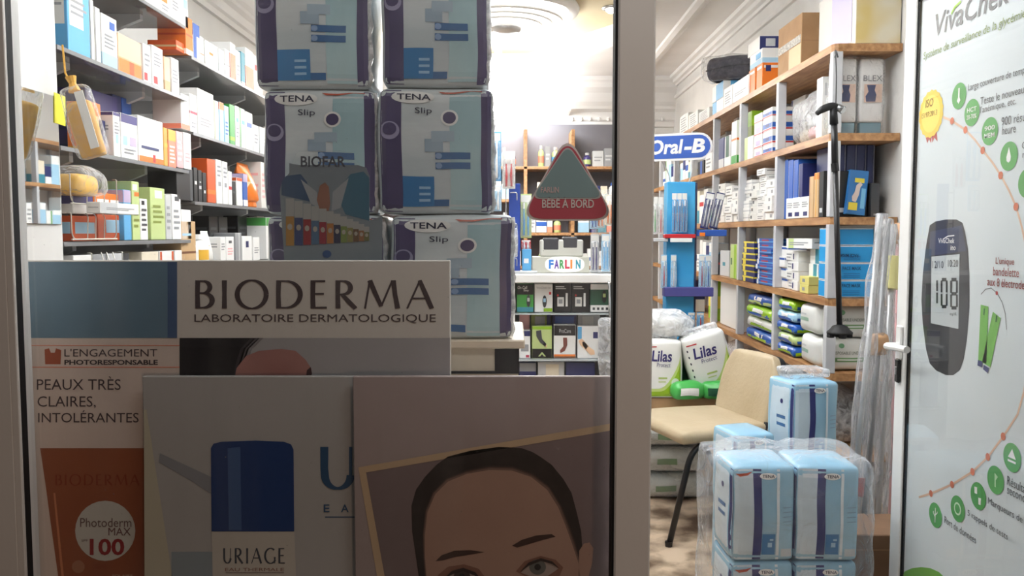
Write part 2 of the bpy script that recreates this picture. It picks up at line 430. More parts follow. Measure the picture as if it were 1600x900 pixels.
# flat print helpers on a vertical plane
class Plane:
    """a vertical face: 'Y' faces the street at distance Y, 'X' is a side face seen edge on; px,py are points of the photograph on it"""
    def __init__(s, axis, val): s.a, s.val = axis, val
    def p(s, px, py, l=1.0):
        e = 0.0005 * l
        return at(px, py, s.val) - Vector((0, e, 0)) if s.a == 'Y' else atX(px, py, s.val) - Vector((e, 0, 0))
    def poly(s, name, pts, mat, parent, l=1.0):
        return mk(name, [s.p(x, y, l) for x, y in pts], poly2(pts), mat, parent, world=True)
    def rect(s, name, x0, y0, x1, y1, mat, parent, l=1.0): return s.poly(name, [(x0, y1), (x1, y1), (x1, y0), (x0, y0)], mat, parent, l)
    def text(s, name, string, x0, y0, x1, y1, mat, parent, l=2.0, bold=0.0, shear=0.0):
        v, f = textmesh(string, bold, shear)
        return mk(name, [s.p(x0 + (x1 - x0) * a, y1 + (y0 - y1) * b, l) for a, b in v], f, mat, parent, world=True)
    def rtext(s, name, string, px, py, hgt, mat, parent, l=2.0, bold=0.0, shear=0.0, aspect=None, dip=0.0):
        """real-size text on a side plane: starts at (px,py) on the baseline, runs towards the street, letter height in metres"""
        v, f = textmesh(string, bold, shear); o = s.p(px, py, l); w = hgt * (aspect if aspect else 0.62 * len(string))
        return mk(name, [(o.x, o.y - a * w, o.z + b * hgt - dip * a * w) for a, b in v], f, mat, parent, world=True)
    def rdisc(s, name, px, py, r, mat, parent, l=1.0, n=24, scallop=0.0, r0=0.0):
        o = s.p(px, py, l); pts = [(o.x, o.y, o.z)]
        for k in range(n):
            a = 2 * math.pi * k / n; q = r * (1 + (scallop if k % 2 else 0)); pts.append((o.x, o.y - q * math.cos(a), o.z + q * math.sin(a)))
        return mk(name, pts, [(0, 1 + k, 1 + (k + 1) % n) for k in range(n)], mat, parent, world=True)
    def line(s, name, pts, wd, mat, parent, l=1.0):
        P = [s.p(x, y, l) for x, y in pts]; v = []; f = []
        for i, p in enumerate(P):
            t = P[min(i + 1, len(P) - 1)] - P[max(i - 1, 0)]; t.normalize()
            nrm = Vector((0, 1, 0)) if s.a == 'Y' else Vector((1, 0, 0)); q = t.cross(nrm).normalized() * wd / 2
            v += [p + q, p - q]
        for i in range(len(P) - 1): f.append((2 * i, 2 * i + 1, 2 * i + 3, 2 * i + 2))
        return mk(name, v, f, mat, parent, world=True)
# ================================================================== THE SETTING
YF = 1.5                       # facade
XL, WL = -1.37, -1.80          # front of the left shelves, left wall
XR, WR = 1.415, 1.72           # front of the right shelves, right wall
YB, ZC = 8.8, 2.88
def atZ(px, py, Z):
    u, b, c = _d(px, py); t = (Z - CZ) / c
    return Vector((u * t, b * t, Z))
ALU = PM('painted_aluminium', (234, 229, 223), (239, 235, 230), 3, 0.38, 0.0)
ALUW = PM('white_lacquered_aluminium', (232, 232, 230), (240, 240, 238), 3, 0.3)
RUB = M('black', 0.7)
WALL = PM('white_wall_paint', (216, 215, 212), (226, 225, 222), 2.5, 0.7, bump=0.08, bscale=60)
PLAST = PM('ceiling_plaster', (224, 223, 221), (234, 233, 231), 2, 0.8)
BEIGE = PM('beige_ceiling_paint', (196, 182, 148), (206, 193, 160), 2, 0.7)
FLOOR = PM('brown_marble_floor', (92, 70, 54), (196, 174, 150), 5.5, 0.28, detail=9, lo=0.40, hi=0.58)
WOOD = PM('varnished_wood_board', (150, 104, 64), (190, 146, 100), 5, 0.42, stretch=(8, 1, 8), detail=6, bump=0.05, bscale=20)
GPAINT = PM('grey_painted_wood', (188, 189, 193), (200, 201, 204), 6, 0.5)
def struct(name, vf, mat, parent=None, smooth=False):
    o = mk(name, vf[0], vf[1], mat, parent, smooth=smooth)
    if parent is None: o['kind'] = 'structure'
    return o
struct('floor', box(WL - .2, WR + .2, YF - .03, YB + .2, -.1, 0), FLOOR)
struct('ground', box(-6, 6, -7, YF - .03, -.25, -.15), PM('asphalt_pavement', (90, 84, 78), (112, 104, 96), 12, 0.9, bump=0.3, bscale=80))
struct('wall_left', box(WL - .12, WL, YF + .08, YB, 0, ZC + .3), WALL)
struct('wall_right', box(WR, WR + .12, YF + .08, YB, 0, ZC + .3), WALL)
struct('wall_back', box(WL - .12, WR + .12, YB, YB + .12, 0, ZC + .3), WALL)
# facade masonry around the openings
g = G().add(box(-3, 3, YF - .02, YF + .08, 2.25, 3.4)).add(box(-3, -1.0, YF - .02, YF + .08, -.15, 2.25)).add(box(1.24, 3, YF - .02, YF + .08, -.15, 2.25)).add(box(-1.0, .2527, YF - .02, YF + .08, -.15, .42))
g.build('wall_front', PM('facade_render', (150, 140, 128), (168, 158, 146), 5, 0.9))['kind'] = 'structure'
# ceiling with an eight-sided recess
octo = [(.16, 8.2), (.87, 7.05), (.87, 5.4), (.16, 4.3), (-.8, 4.3), (-1.25, 5.4), (-1.25, 7.05), (-.8, 8.2)]
outer = [(WL, YF + .08), (WR, YF + .08), (WR, YB), (WL, YB)]
tri = tessellate_polygon([[Vector((x, y, 0)) for x, y in outer], [Vector((x, y, 0)) for x, y in octo]])
cv = [(x, y, ZC) for x, y in outer + octo]
ceil = struct('ceiling', (cv, [tuple(t) for t in tri]), PLAST)
g = G(); n = len(octo)
g.add(([(x, y, ZC + .14) for x, y in octo], [tuple(range(n))]))
mk('recess_panel', g.v, g.f, BEIGE, ceil)
mk('recess_side', [(x, y, ZC) for x, y in octo] + [(x, y, ZC + .14) for x, y in octo], [(i, (i + 1) % n, n + (i + 1) % n, n + i) for i in range(n)], PLAST, ceil)
for i in range(n):              # moulding round the recess, one length a side
    a = Vector((*octo[i], ZC)); b = Vector((*octo[(i + 1) % n], ZC)); t = (b - a).normalized(); q = Vector((t.y, -t.x, 0))
    prof = [(-.03, 0), (-.03, -.02), (0.0, -.045), (.05, -.05), (.08, -.03), (.10, -.025), (.11, 0)]
    ring = lambda c: [c + q * -s + Vector((0, 0, z)) for s, z in prof]
    mk('recess_moulding', *loft([ring(a - t * .03), ring(b + t * .03)]), PLAST, ceil)
# long ceiling moulding beside the right wall
prof = [(-.05, 0), (-.045, -.02), (-.01, -.035), (.02, -.03), (.05, -.015), (.06, 0)]
struct('trim_1', loft([[(1.33 + s, y, ZC + z) for s, z in prof] for y in (YF + .08, 8.38)]), PLAST)
# cornices
def cornice(zb): 
    h = ZC - zb
    return [(0, zb), (.025, zb), (.03, zb + h * .1), (.045, zb + h * .14), (.05, zb + h * .3), (.075, zb + h * .36), (.08, zb + h * .42), (.10, zb + h * .5), (.12, zb + h * .68), (.16, zb + h * .78), (.165, zb + h * .88), (.2, zb + h * .92), (.205, ZC - .001), (0, ZC - .001)]
struct('trim_2', loft([[(WR - s, y, z) for s, z in [(0, 2.78), (.02, 2.78), (.025, 2.80), (.05, 2.81), (.055, 2.84), (.085, 2.85), (.09, ZC - .001), (0, ZC - .001)]] for y in (YF + .08, YB)]), PLAST)
struct('trim_5', loft([[(WR - s, y, z) for s, z in [(0, 2.655), (.018, 2.66), (.024, 2.675), (.018, 2.69), (0, 2.695)]] for y in (YF + .08, YB)]), PLAST)
struct('trim_3', loft([[(WL + s, y, z) for s, z in cornice(2.56)] for y in (YF + .08, YB)]), PLAST)
t4 = struct('trim_4', loft([[(x, YB - s, z) for s, z in cornice(2.38)] for x in (WL, WR)]), PLAST)
v, f = box(-.014, .014, -.012, .012, -.02, .02, .006)
for i in range(24):             # dentils under the back cornice
    X = -.6 + i * .095
    mk('dentil', [(a + X, b + YB - .055, c + 2.455) for a, b, c in v], f, PLAST, t4)

# ------------------------------------------------------------------ the shop window
win = thing('window_1', 'aluminium shop window with one dusty pane', None, (-.35, YF, .42), kind='structure')
def wpart(name, vf, mat, par=win): return mk(name, vf[0], vf[1], mat, par, world=True)
wpart('window_jamb', box(-1.02, -.905, YF - .035, YF + .01, .42, 2.25, .002), ALU)
wpart('jamb_lip', box(-.906, -.893, YF - .035, YF - .027, .42, 2.25, .001), ALU)
wpart('gasket', box(-.904, -.893, YF - .027, YF - .010, .5, 2.2), RUB)
wpart('inner_frame', box(-.904, -.893, YF - .010, YF + .012, .5, 2.2), ALUW)
wpart('mullion', box(.187, .2527, YF - .035, YF + .02, .42, 2.25, .003), ALU)
wpart('gasket', box(.1825, .1875, YF - .026, YF + .008, .5, 2.2), RUB)
wpart('sill_rail', box(-.893, .187, YF - .035, YF + .02, .42, .5, .003), ALU)
wpart('head_rail', box(-.893, .187, YF - .035, YF + .02, 2.2, 2.25, .003), ALU)
PANE = glass('dusty_window_glass', 0.04, 0.075)
wpart('pane', ([(-.894, YF, .5), (.184, YF, .5), (.184, YF, 2.2), (-.894, YF, 2.2)], [(0, 1, 2, 3)]), PANE)

# ------------------------------------------------------------------ the open glass door with its poster
XD = 1.14; D0, D1 = 1.5, 2.41; DT = 1.985
door = thing('door_1', 'white glazed shop door standing open, blood sugar meter poster on it', None, (XD, D0, 0), kind='structure')
def dpart(name, vf, mat, par=door): return mk(name, vf[0], vf[1], mat, par, world=True)
dpart('stile', box(XD - .004, XD + .045, D1 - .062, D1, .02, DT, .003), ALUW)
dpart('stile', box(XD - .004, XD + .045, D0, D0 + .06, .02, DT, .003), ALUW)
dpart('rail', box(XD - .004, XD + .045, D0 + .06, D1 - .062, DT - .075, DT, .003), ALUW)
dpart('rail', box(XD - .004, XD + .045, D0 + .06, D1 - .062, .02, .14, .003), ALUW)
g = G().add(box(XD + .001, XD + .02, D1 - .074, D1 - .062, .14, DT - .075)).add(box(XD + .001, XD + .02, D0 + .06, D1 - .062, DT - .086, DT - .075))
dpart('gasket', (g.v, g.f), RUB)
dpart('hinge_post', box(XD - .01, XD + .1, YF - .035, YF + .0, -.1, 2.25, .003), ALU)
hz = atX(1402, 533, XD).z
hd = dpart('lever_handle', tube(smoothpath([(XD, D1 - .03, hz - .01), (XD - .05, D1 - .03, hz - .01), (XD - .055, D1 - .10, hz - .005), (XD - .052, D1 - .17, hz - .002)], .03), .010, 10), ALUW)
dpart('back_plate', box(XD - .012, XD - .003, D1 - .048, D1 - .014, hz - .05, hz + .05, .004), ALUW, door)
lz = atX(1402, 577, XD).z
lk = dpart('lock', box(XD - .014, XD - .003, D1 - .042, D1 - .016, lz - .036, lz + .036, .006), M('black', .4))
dpart('keyhole', box(XD - .017, XD - .013, D1 - .034, D1 - .024, lz - .012, lz + .012, .002), M('grey', .3, .8), lk)
POSTER = PM('poster_paper', (205, 214, 217), (216, 223, 225), 1.6, 0.5, detail=2)
DP = Plane('X', XD + .006)
post = mk('poster', *box(XD + .006, XD + .010, D0 + .062, D1 - .066, .15, DT - .08), POSTER, door, world=True)
GRN, GRY, ARC, OLV = M((86, 162, 84)), M((96, 98, 100)), M((214, 178, 152)), M((140, 158, 90))
DP.rtext('lettering', 'VivaChek', 1461, 58, .060, M((118, 118, 120)), post, 2, .012, .18, 5.6)
DP.line('accent', [(1487, 22), (1492, 12), (1502, 2)], .006, M((150, 196, 60)), post, 3)
DP.rtext('lettering', 'Système de surveillance de la glycémie', 1443, 97, .026, OLV, post, 2, .0, .12, 17.5)
GOLD = M((232, 196, 66))
DP.poly('ribbon', [(1442, 208), (1446, 212), (1449, 224), (1452, 217), (1455, 224), (1456, 206)], M((176, 70, 66)), post, 1)
DP.poly('ribbon', [(1455, 206), (1457, 223), (1460, 215), (1465, 221), (1464, 206)], M((176, 70, 66)), post, 1)
DP.rdisc('seal', 1455, 178, .062, GOLD, post, 2, 36, .06)
DP.rdisc('seal_face', 1455, 178, .050, M((240, 214, 96)), post, 3, 30)
DP.rtext('lettering', 'ISO', 1447, 169, .022, M((150, 110, 30)), post, 4, .01, .1, 1.9)
DP.rtext('lettering', '15197:2013', 1440, 186, .014, M((150, 110, 30)), post, 4, .005, .1, 6.2)
arcp = [(1474, 183), (1488, 189), (1509, 203), (1524, 219), (1536, 235), (1551, 254), (1564, 274), (1577, 298), (1588, 323), (1597, 355), (1605, 395), (1611, 440), (1612, 500), (1608, 560), (1600, 613), (1590, 648), (1568, 682), (1544, 714), (1520, 737), (1488, 757), (1455, 771), (1436, 777)]
DP.line('arc', arcp, .006, ARC, post, 1)
for x, y in [(1488, 189), (1509, 203), (1536, 235), (1564, 274), (1588, 323), (1455, 771), (1488, 757), (1520, 737), (1544, 714), (1568, 682)]:
    DP.rdisc('arc_dot', x, y, .0095, M((204, 112, 78)), post, 2, 12)
WHP = M('white')
def icon(px, py, glyph):
    d = DP.rdisc('icon_disc', px, py, .0335, GRN, post, 2, 28); o = DP.p(px, py, 3)
    def pl(pts, m=WHP): mk('icon_mark', [(o.x, o.y - a * .0335, o.z + b * .0335) for a, b in pts], poly2(pts), m, d, world=True)
    if glyph == 'drop': pl([(0, .62), (.26, -.05), (.22, -.32), (0, -.45), (-.22, -.32), (-.26, -.05)])
    elif glyph == 'thermo': pl([(-.1, .6), (.1, .6), (.1, -.1), (.24, -.35), (0, -.6), (-.24, -.35), (-.1, -.1)])
    elif glyph == 'tri': pl([(-.45, -.05), (.45, -.05), (0, .6)]); pl([(-.45, -.35), (.45, -.35), (.45, -.2), (-.45, -.2)])
    elif glyph == 'arrow': pl([(-.12, .5), (.3, .3), (.05, -.02), (.1, -.5), (-.05, -.5), (-.08, .05)], M((190, 220, 180)))
    elif glyph == 'pair': pl([(-.5, .55), (-.15, .6), (-.12, .1), (-.45, .08)]); pl([(.05, -.1), (.4, -.05), (.38, -.55), (.1, -.6)])
    elif glyph == 'clock':
        k = [(.5 * math.cos(t * .5236), .5 * math.sin(t * .5236)) for t in range(12)]; q = [(.36 * math.cos(t * .5236), .36 * math.sin(t * .5236)) for t in range(12)]
        pl(k, M((205, 228, 200))); 
        o2 = Vector((o.x - .0004, o.y, o.z)); mk('icon_mark', [(o2.x, o2.y - a * .0335, o2.z + b * .0335) for a, b in q], poly2(q), GRN, d, world=True)
    elif glyph == 'usb':
        pl([(-.05, .6), (.05, .6), (.05, -.6), (-.05, -.6)]); pl([(.05, .0), (.34, .25), (.34, .4), (.24, .4), (.24, .28), (.05, .12)]); pl([(-.05, -.15), (-.34, .1), (-.34, .25), (-.24, .25), (-.24, .12), (-.05, -.02)])
    else:
        for i, s_ in enumerate(glyph.split('|')):
            n_ = len(glyph.split('|')); v_, f_ = textmesh(s_, .012); hh = .34; w_ = min(1.3, .42 * len(s_)); y0 = (.06 if i == 0 else -.46) if n_ == 2 else -.2
            mk('lettering', [(o.x, o.y - (a * w_ - w_ / 2) * .0335, o.z + (b * hh + y0) * .0335) for a, b in v_], f_, WHP, d, world=True)
for a in [(1499, 150, 'thermo'), (1519, 176, 'HCT|20-70%'), (1547, 205, '900|MEM'), (1577, 244, 'drop'), (1606, 286, 'V'), (1462, 805, 'usb'), (1497, 795, 'clock'), (1529, 775, 'pair'), (1556, 750, 'arrow'), (1582, 715, 'tri')]: icon(*a)
def dt(s, px, py, h, asp, m=GRY, bold=.0, shear=.0, dip=0.0): DP.rtext('lettering', s, px, py, h, m, post, 2, bold, shear, asp, dip)
dt('Large couverture de température', 1513, 145, .021, 14); dt('Teste le nouveau-né,', 1532, 166, .021, 10.0); dt("l'anémique, etc.", 1532, 180, .021, 6.8)
dt('900 résultats', 1565, 197, .020, 6.8); dt('heure', 1566, 211, .020, 2.6); dt('Glycémie', 1597, 236, .02, 4.2); dt('rapide', 1598, 250, .02, 3.2)
RDT = M((140, 52, 50))
dt("L'unique", 1556, 415, .020, 3.6, RDT, .006); dt('bandelette', 1552, 430, .020, 5.0, RDT, .006); dt('aux 8 électrodes', 1543, 446, .020, 7.6, RDT, .006)
dt('Résultats en 5', 1574, 757, .021, 6.4); dt('secondes', 1574, 771, .021, 4.2); dt('Marqueurs de repas', 1544, 790, .021, 9.2); dt('5 rappels de tests', 1512, 808, .020, 8.4); dt('Port de données', 1476, 817, .019, 7.8)
DP.line('arc', [(1533, 460), (1540, 452), (1549, 450), (1558, 458), (1566, 472), (1571, 490), (1573, 515)], .002, GRY, post, 1)
DP.rdisc('arc_dot', 1558, 458, .005, M((176, 60, 60)), post, 2, 10)
# printed meter
METER = PM('printed_meter_black', (34, 38, 44), (52, 56, 62), 6, 0.4)
mp = DP.poly('printed_meter', [(1453, 352), (1462, 346), (1478, 343), (1495, 343), (1504, 348), (1508, 362), (1513, 390), (1515, 430), (1515, 480), (1511, 530), (1506, 562), (1500, 578), (1490, 586), (1478, 586), (1463, 579), (1453, 568), (1447, 545), (1442, 505), (1440, 470), (1442, 430), (1447, 385)], METER, post, 1)
DP.poly('meter_screen', [(1456, 401), (1500, 397), (1498, 514), (1455, 505)], M((188, 196, 198), .3), mp, 2)
DP.poly('meter_window', [(1454, 362), (1503, 352), (1510, 392), (1452, 400)], M((44, 54, 84), .3), mp, 1.6)
LCD = M((40, 46, 50))
DP.text('lettering', '12/10', 1458, 408, 1475, 419, LCD, mp, 3); DP.text('lettering', '10:20', 1482, 406, 1498, 417, LCD, mp, 3)
seg = {'1': 'bc', '0': 'abcdef', '8': 'abcdefg'}
def digit(ch, x0, y0, x1, y1):
    ym = (y0 + y1) / 2; S = {'a': [(x0, y0), (x1, y0)], 'b': [(x1, y0), (x1, ym)], 'c': [(x1, ym), (x1, y1)], 'd': [(x0, y1), (x1, y1)], 'e': [(x0, ym), (x0, y1)], 'f': [(x0, y0), (x0, ym)], 'g': [(x0, ym), (x1, ym)]}
    for s_ in seg[ch]:
        (a, b), (c, d) = S[s_]; ln = .06; DP.line('lcd_digit', [(a + (c - a) * ln, b + (d - b) * ln), (c - (c - a) * ln, d - (d - b) * ln)], .009, LCD, mp, 3)
digit('1', 1458, 437, 1465, 475); digit('0', 1472, 437, 1480, 479); digit('8', 1487, 437, 1496, 481)
DP.text('lettering', 'mg/dL', 1485, 488, 1496, 494, LCD, mp, 3)
DP.text('lettering', 'VivaChek', 1467, 372, 1492, 380, WHP, mp, 3, .01, .1); DP.text('lettering', 'ino', 1486, 383, 1494, 391, WHP, mp, 3, .01, .15)
DP.line('accent', [(1474, 374), (1482, 369), (1492, 368)], .003, WHP, mp, 3)
for pts, foot in [([(1533, 476), (1545, 479), (1542, 569), (1529, 562)], [(1529, 562), (1536, 565), (1535, 574), (1528, 571)]), ([(1552, 487), (1564, 497), (1548, 574), (1535, 566)], [(1538, 570), (1546, 575), (1544, 583), (1537, 577)])]:
    s_ = DP.poly('printed_test_strip', pts, M((110, 176, 76)), post, 2); DP.poly('strip_tip', foot, M((60, 66, 120)), s_, 3)
    DP.line('strip_line', [((pts[0][0] + pts[1][0]) / 2, pts[0][1] + 6), ((pts[0][0] + pts[1][0]) / 2 - 1, pts[0][1] + 16)], .004, M('dkgreen'), s_, 3)
DP.poly('green_corner', [(1409, 903), (1414, 893), (1425, 888), (1440, 886), (1455, 888), (1468, 894), (1478, 904)], M((120, 176, 70)), post, 2)
dpart('pane', ([(XD + .001, D0 + .06, .14), (XD + .001, D1 - .062, .14), (XD + .001, D1 - .062, DT - .075), (XD + .001, D0 + .06, DT - .075)], [(0, 1, 2, 3)]), glass('door_glass', 0.05, 0.0))

# ------------------------------------------------------------------ pillar with a mirror, left
pil = struct('wall_left_pillar', box(WL, XL, 2.0, 2.505, 0, ZC, .003), WALL)
mir = mk('pillar_mirror', *box(XL, XL + .006, 2.2, 2.492, 1.277, 1.66, .002), M((214, 220, 224), .015, 1.0)); mir.location = (0, 0, 0)
tag(mir, 'narrow mirror set in the white pillar, reflecting the shelves', 'mirror')
g = mk('sticky_note', *box(0, .0015, -.03, .03, -.045, .045), M((226, 222, 40), .6)); g.location = atX(93, 171, XL + .0065); g.rotation_euler = (R(-3), 0, 0)
tag(g, 'small yellow paper note stuck on the pillar mirror', 'note')

# ------------------------------------------------------------------ ceiling lamps
cl = thing('ceiling_lamp', 'round ribbed glass ceiling lamp in the beige recess', 'lamp', (-.05, 6.56, ZC + .14))
mk('rim', *lathe([(.57, 0), (.58, -.02), (.57, -.05), (.53, -.07), (.50, -.05)], 40, cap=False), PLAST, cl, smooth=True)
gl = mk('diffuser', *lathe([(.50, -.05), (.47, -.085), (.40, -.10), (.3, -.13), (.16, -.15), (.12, -.15)], 40), emit('lamp_glass', (1, .98, .94), 1.1), cl, smooth=True)
for r_ in (.44, .36, .28): mk('glass_ring', *tube([(r_ * math.cos(k * math.pi / 20), r_ * math.sin(k * math.pi / 20), -.11 - (.44 - r_) * .2) for k in range(40)], .012, 6, True), M((225, 225, 222), .2), gl)
mk('finial', *lathe([(.12, -.14), (.13, -.17), (.10, -.2), (.03, -.22)], 20), M((200, 200, 200), .25, .6), cl, smooth=True)
pd = thing('pendant_lamp', 'big glowing white bowl pendant lamp at the back', 'lamp', (-.12, 7.3, 2.38))
mk('bowl', *lathe([(.02, 0), (.16, .005), (.28, .03), (.36, .08), (.41, .16), (.42, .2), (.40, .2), (.3, .14), (.05, .1)], 36), emit('pendant_glow', (1, .99, .97), 12.0), pd, smooth=True)
mk('rod', *lathe([(.05, .1), (.03, .2), (.03, .60), (.09, .62), (.09, .64)], 14), emit('pendant_stem_glow', (1, .99, .97), 4.0), pd, smooth=True)
sp = thing('ceiling_spotlight', 'small crystal spotlight in the beige ceiling recess', 'lamp', (.78, 6.55, ZC + .14))
mk('ring', *lathe([(.075, 0), (.08, -.012), (.06, -.02), (.05, -.005)], 20, cap=False), M('lgrey', .2, .8), sp, smooth=True)
mk('crystal', *lathe([(.05, -.004), (.045, -.03), (.025, -.045)], 10), emit('spot_glow', (1, .97, .9), 3), sp)
bt_ = thing('cornice_fill_batten', 'added glowing batten that brightens the back cornice', 'lamp', (-.12, 8.46, 2.52))  # added lamp, put here to make the cornice glow white
mk('housing', *box(-.72, .72, 0, .05, -.02, .02, .004), ALUW, bt_); mk('tube', *tube([(-.7, -.02, 0), (.7, -.02, 0)], .018, 10), emit('tube_glow_back', (1, .99, .97), 30), bt_, smooth=True)
for s_ in (-.7, .7): mk('end_bracket', *box(s_ - .02, s_ + .02, -.03, .34, -.03, .03, .004), ALUW, bt_)
for i, t in enumerate(TUBES):
    fx = thing('fluorescent_fixture', 'white fluorescent tube fixture hanging from the ceiling', 'lamp', (t[0], t[1], t[2]), group='fluorescent fixtures over the shop floor')
    mk('housing', *box(-.09, .09, -.64, .64, .0, .05, .01), ALUW, fx)
    for s_ in (-.045, .045): mk('tube', *tube([(s_, -.6, -.02), (s_, .6, -.02)], .013, 8), emit('tube_glow', (1, .99, .96), 6), fx)
    for s_ in (-.4, .4): mk('suspension_wire', *tube([(0, s_, .05), (0, s_, ZC - t[2])], .002, 5), M('grey', .4), fx)
# ================================================================== WINDOW DISPLAY
DECK = PM('white_laminate', (222, 220, 215), (230, 228, 224), 4, 0.4)
dk = thing('display_deck', 'low white display deck behind the shop window', 'deck', (-.36, 1.72, 0))
mk('deck_top', *box(-.52, .53, -.15, .16, .43, .455, .002), DECK, dk); mk('deck_front', *box(-.5, .51, -.13, .14, 0, .43), DECK, dk)
ZD = .4555
YP = 1.615
def standee(name, label, cat, x0, x1, ytop, Y, thick, mat, matside):
    a = at(x0, ytop, Y); b = at(x1, ytop, Y)
    t = thing(name, label, cat, ((a.x + b.x) / 2, Y, ZD))
    w = (b.x - a.x) / 2; h = a.z - ZD
    mk('panel', *box(-w, w, 0.0, thick, 0, h, .0015), mat, t)
    mk('support', *box(-w * .7, w * .7, thick, thick + .003, 0, h * .5), matside, t)
    return t
CARD = M((216, 213, 206), .4)
# ---- Bioderma
b1 = standee('display_card', 'large white and blue sun care display card with BIODERMA lettering', 'display card', 28, 703, 407, YP, .022, CARD, CARD)
P = Plane('Y', YP)
BLU = PM('display_blue', (96, 128, 150), (120, 150, 170), 3, 0.35, stretch=(1, 1, .1)); 
P.rect('blue_panel', 32, 409, 276, 528, BLU, b1)
P.rect('blue_panel', 262, 409, 277, 528, M((72, 98, 138), .35), b1, 1.5)
P.rect('photo_strip', 281, 528, 703, 596, M((172, 172, 174), .35), b1)
DARKP = M((28, 26, 32), .35)
P.poly('photo_dark', [(281, 528), (402, 528), (380, 545), (372, 570), (368, 596), (281, 596)], DARKP, b1, 2)
for k_, c_ in enumerate([(58, 54, 60), (98, 94, 98), (136, 134, 137)]): P.poly('photo_blend', [(392 + 6 * k_, 528), (400 + 6 * k_, 528), (384 + 5 * k_, 545), (376 + 5 * k_, 570), (372 + 5 * k_, 596), (364 + 5 * k_, 596), (368 + 5 * k_, 570), (376 + 5 * k_, 545)], M(c_, .35), b1, 2.4)
P.poly('photo_skin', [(385, 556), (405, 548), (440, 545), (462, 548), (478, 562), (487, 576), (486, 596), (366, 596), (370, 575)], PM('printed_skin_rose', (166, 116, 110), (182, 134, 126), 9, 0.4), b1, 3)
P.poly('photo_lash', [(480, 578), (486, 573), (488, 584), (483, 590), (479, 586)], M((60, 30, 36)), b1, 4)
P.rect('cream_panel', 36, 529, 280, 905, M((222, 208, 198), .4), b1)
for y in (539, 573): P.rect('rule', 37, y, 281, y + 1.2, M('salmon'), b1, 2)
em = P.poly('emblem', [(70, 546), (77, 544), (80, 551), (86, 551), (88, 544), (96, 547), (95, 569), (71, 569)], M((176, 92, 62)), b1, 2)
TXT = M((74, 62, 66)); TX2 = M((66, 56, 60))
P.text('lettering', "L'ENGAGEMENT", 101, 545, 246, 557, TXT, b1); P.text('lettering', 'PHOTORESPONSABLE', 101, 562, 247, 570, TX2, b1, 2, .03)
P.text('lettering', 'PEAUX TRÈS', 58, 588, 189, 609, TXT, b1); P.text('lettering', 'CLAIRES,', 59, 619, 150, 638, TXT, b1); P.text('lettering', 'INTOLÉRANTES', 60, 641, 217, 660, TXT, b1)
# letters of the wordmark drawn with a broad pen
def arcpts(cx, cy, rx, ry, a0, a1, w0, w1, n=14):
    o = []
    for i in range(n + 1):
        t = R(a0 + (a1 - a0) * i / n); k = abs(math.cos(t)); o.append((cx + rx * math.cos(t), cy + ry * math.sin(t), w0 + (w1 - w0) * k))
    return o
TH, TK = .03, .075
GLY = {
 'B': (.62, [[(.14, 0, TK), (.13, .5, TK * .9), (.14, 1, TK)], [(.1, .97, TH), (.3, .97, TH)] , arcpts(.3, .76, .2, .21, 90, -90, TH, TK), [(.16, .55, TH), (.3, .55, TH)], arcpts(.3, .29, .27, .26, 90, -90, TH, TK * 1.05), [(.1, .03, TH), (.3, .03, TH)]]),
 'I': (.30, [[(.15, 0, TK), (.15, .5, TK * .85), (.15, 1, TK)]]),
 'O': (1.0, [arcpts(.5, .5, .43, .5, 0, 360, TH, TK, 28)]),
 'D': (.86, [[(.14, 0, TK), (.13, .5, TK * .9), (.14, 1, TK)], [(.1, .97, TH), (.36, .97, TH)], arcpts(.36, .5, .42, .47, 90, -90, TH, TK, 18), [(.1, .03, TH), (.36, .03, TH)]]),
 'E': (.58, [[(.14, 0, TK), (.13, .5, TK * .9), (.14, 1, TK)], [(.1, .97, TH), (.5, .97, TH * 1.2)], [(.16, .52, TH), (.46, .52, TH * 1.1)], [(.1, .03, TH), (.55, .03, TH * 1.2)]]),
 'R': (.72, [[(.14, 0, TK), (.13, .5, TK * .9), (.14, 1, TK)], [(.1, .97, TH), (.3, .97, TH)], arcpts(.3, .74, .21, .23, 90, -90, TH, TK), [(.18, .5, TH), (.3, .51, TH)], [(.26, .5, TK * .8), (.46, .24, TK), (.66, 0, TK * .9)]]),
 'M': (1.1, [[(.06, 0, TH), (.2, 1, TH)], [(.2, 1, TK), (.36, .55, TK * .95), (.54, .08, TK * .8)], [(.54, .08, TH), (.87, 1, TH)], [(.9, 1, TK), (.95, .5, TK * .9), (1.03, 0, TK)]]),
 'A': (.86, [[(.05, 0, TH), (.43, 1, TH)], [(.42, 1, TK * .8), (.6, .5, TK), (.78, 0, TK * .95)], [(.2, .36, TH), (.62, .36, TH)]]),
 'U': (.74, [[(.13, 1, TK), (.13, .5, TK * .95), (.14, .34, TK)], arcpts(.38, .34, .24, .31, 180, 360, TH, TK), [(.62, .34, TH), (.62, 1, TH)]]),
 'G': (.9, [arcpts(.5, .5, .42, .49, 50, 330, TH, TK, 22), [(.82, .02, TH), (.82, .42, TK)]]),
}
def wordmark(plane, word, x0, y0, x1, y1, mat, parent, l=2, gap=.16):
    tot = sum(GLY[c][0] for c in word) + gap * (len(word) - 1); k = (x1 - x0) / tot; X = x0
    for c in word:
        g = G()
        for st in GLY[c][1]: g.add(([(X + px * k, y1 - (y1 - y0) * py, 0) for px, py in stroke(st)[0]], stroke(st)[1]))
        mk('letter', [plane.p(a, b, l + .15 * (i % 3)) for i, (a, b, _) in enumerate(g.v)], g.f, mat, parent, world=True)
        X += (GLY[c][0] + gap) * k
wordmark(P, 'BIODERMA', 302, 438, 679, 482, TXT, b1)
P.text('lettering', 'LABORATOIRE DERMATOLOGIQUE', 304, 491, 681, 505, TXT, b1, 2)
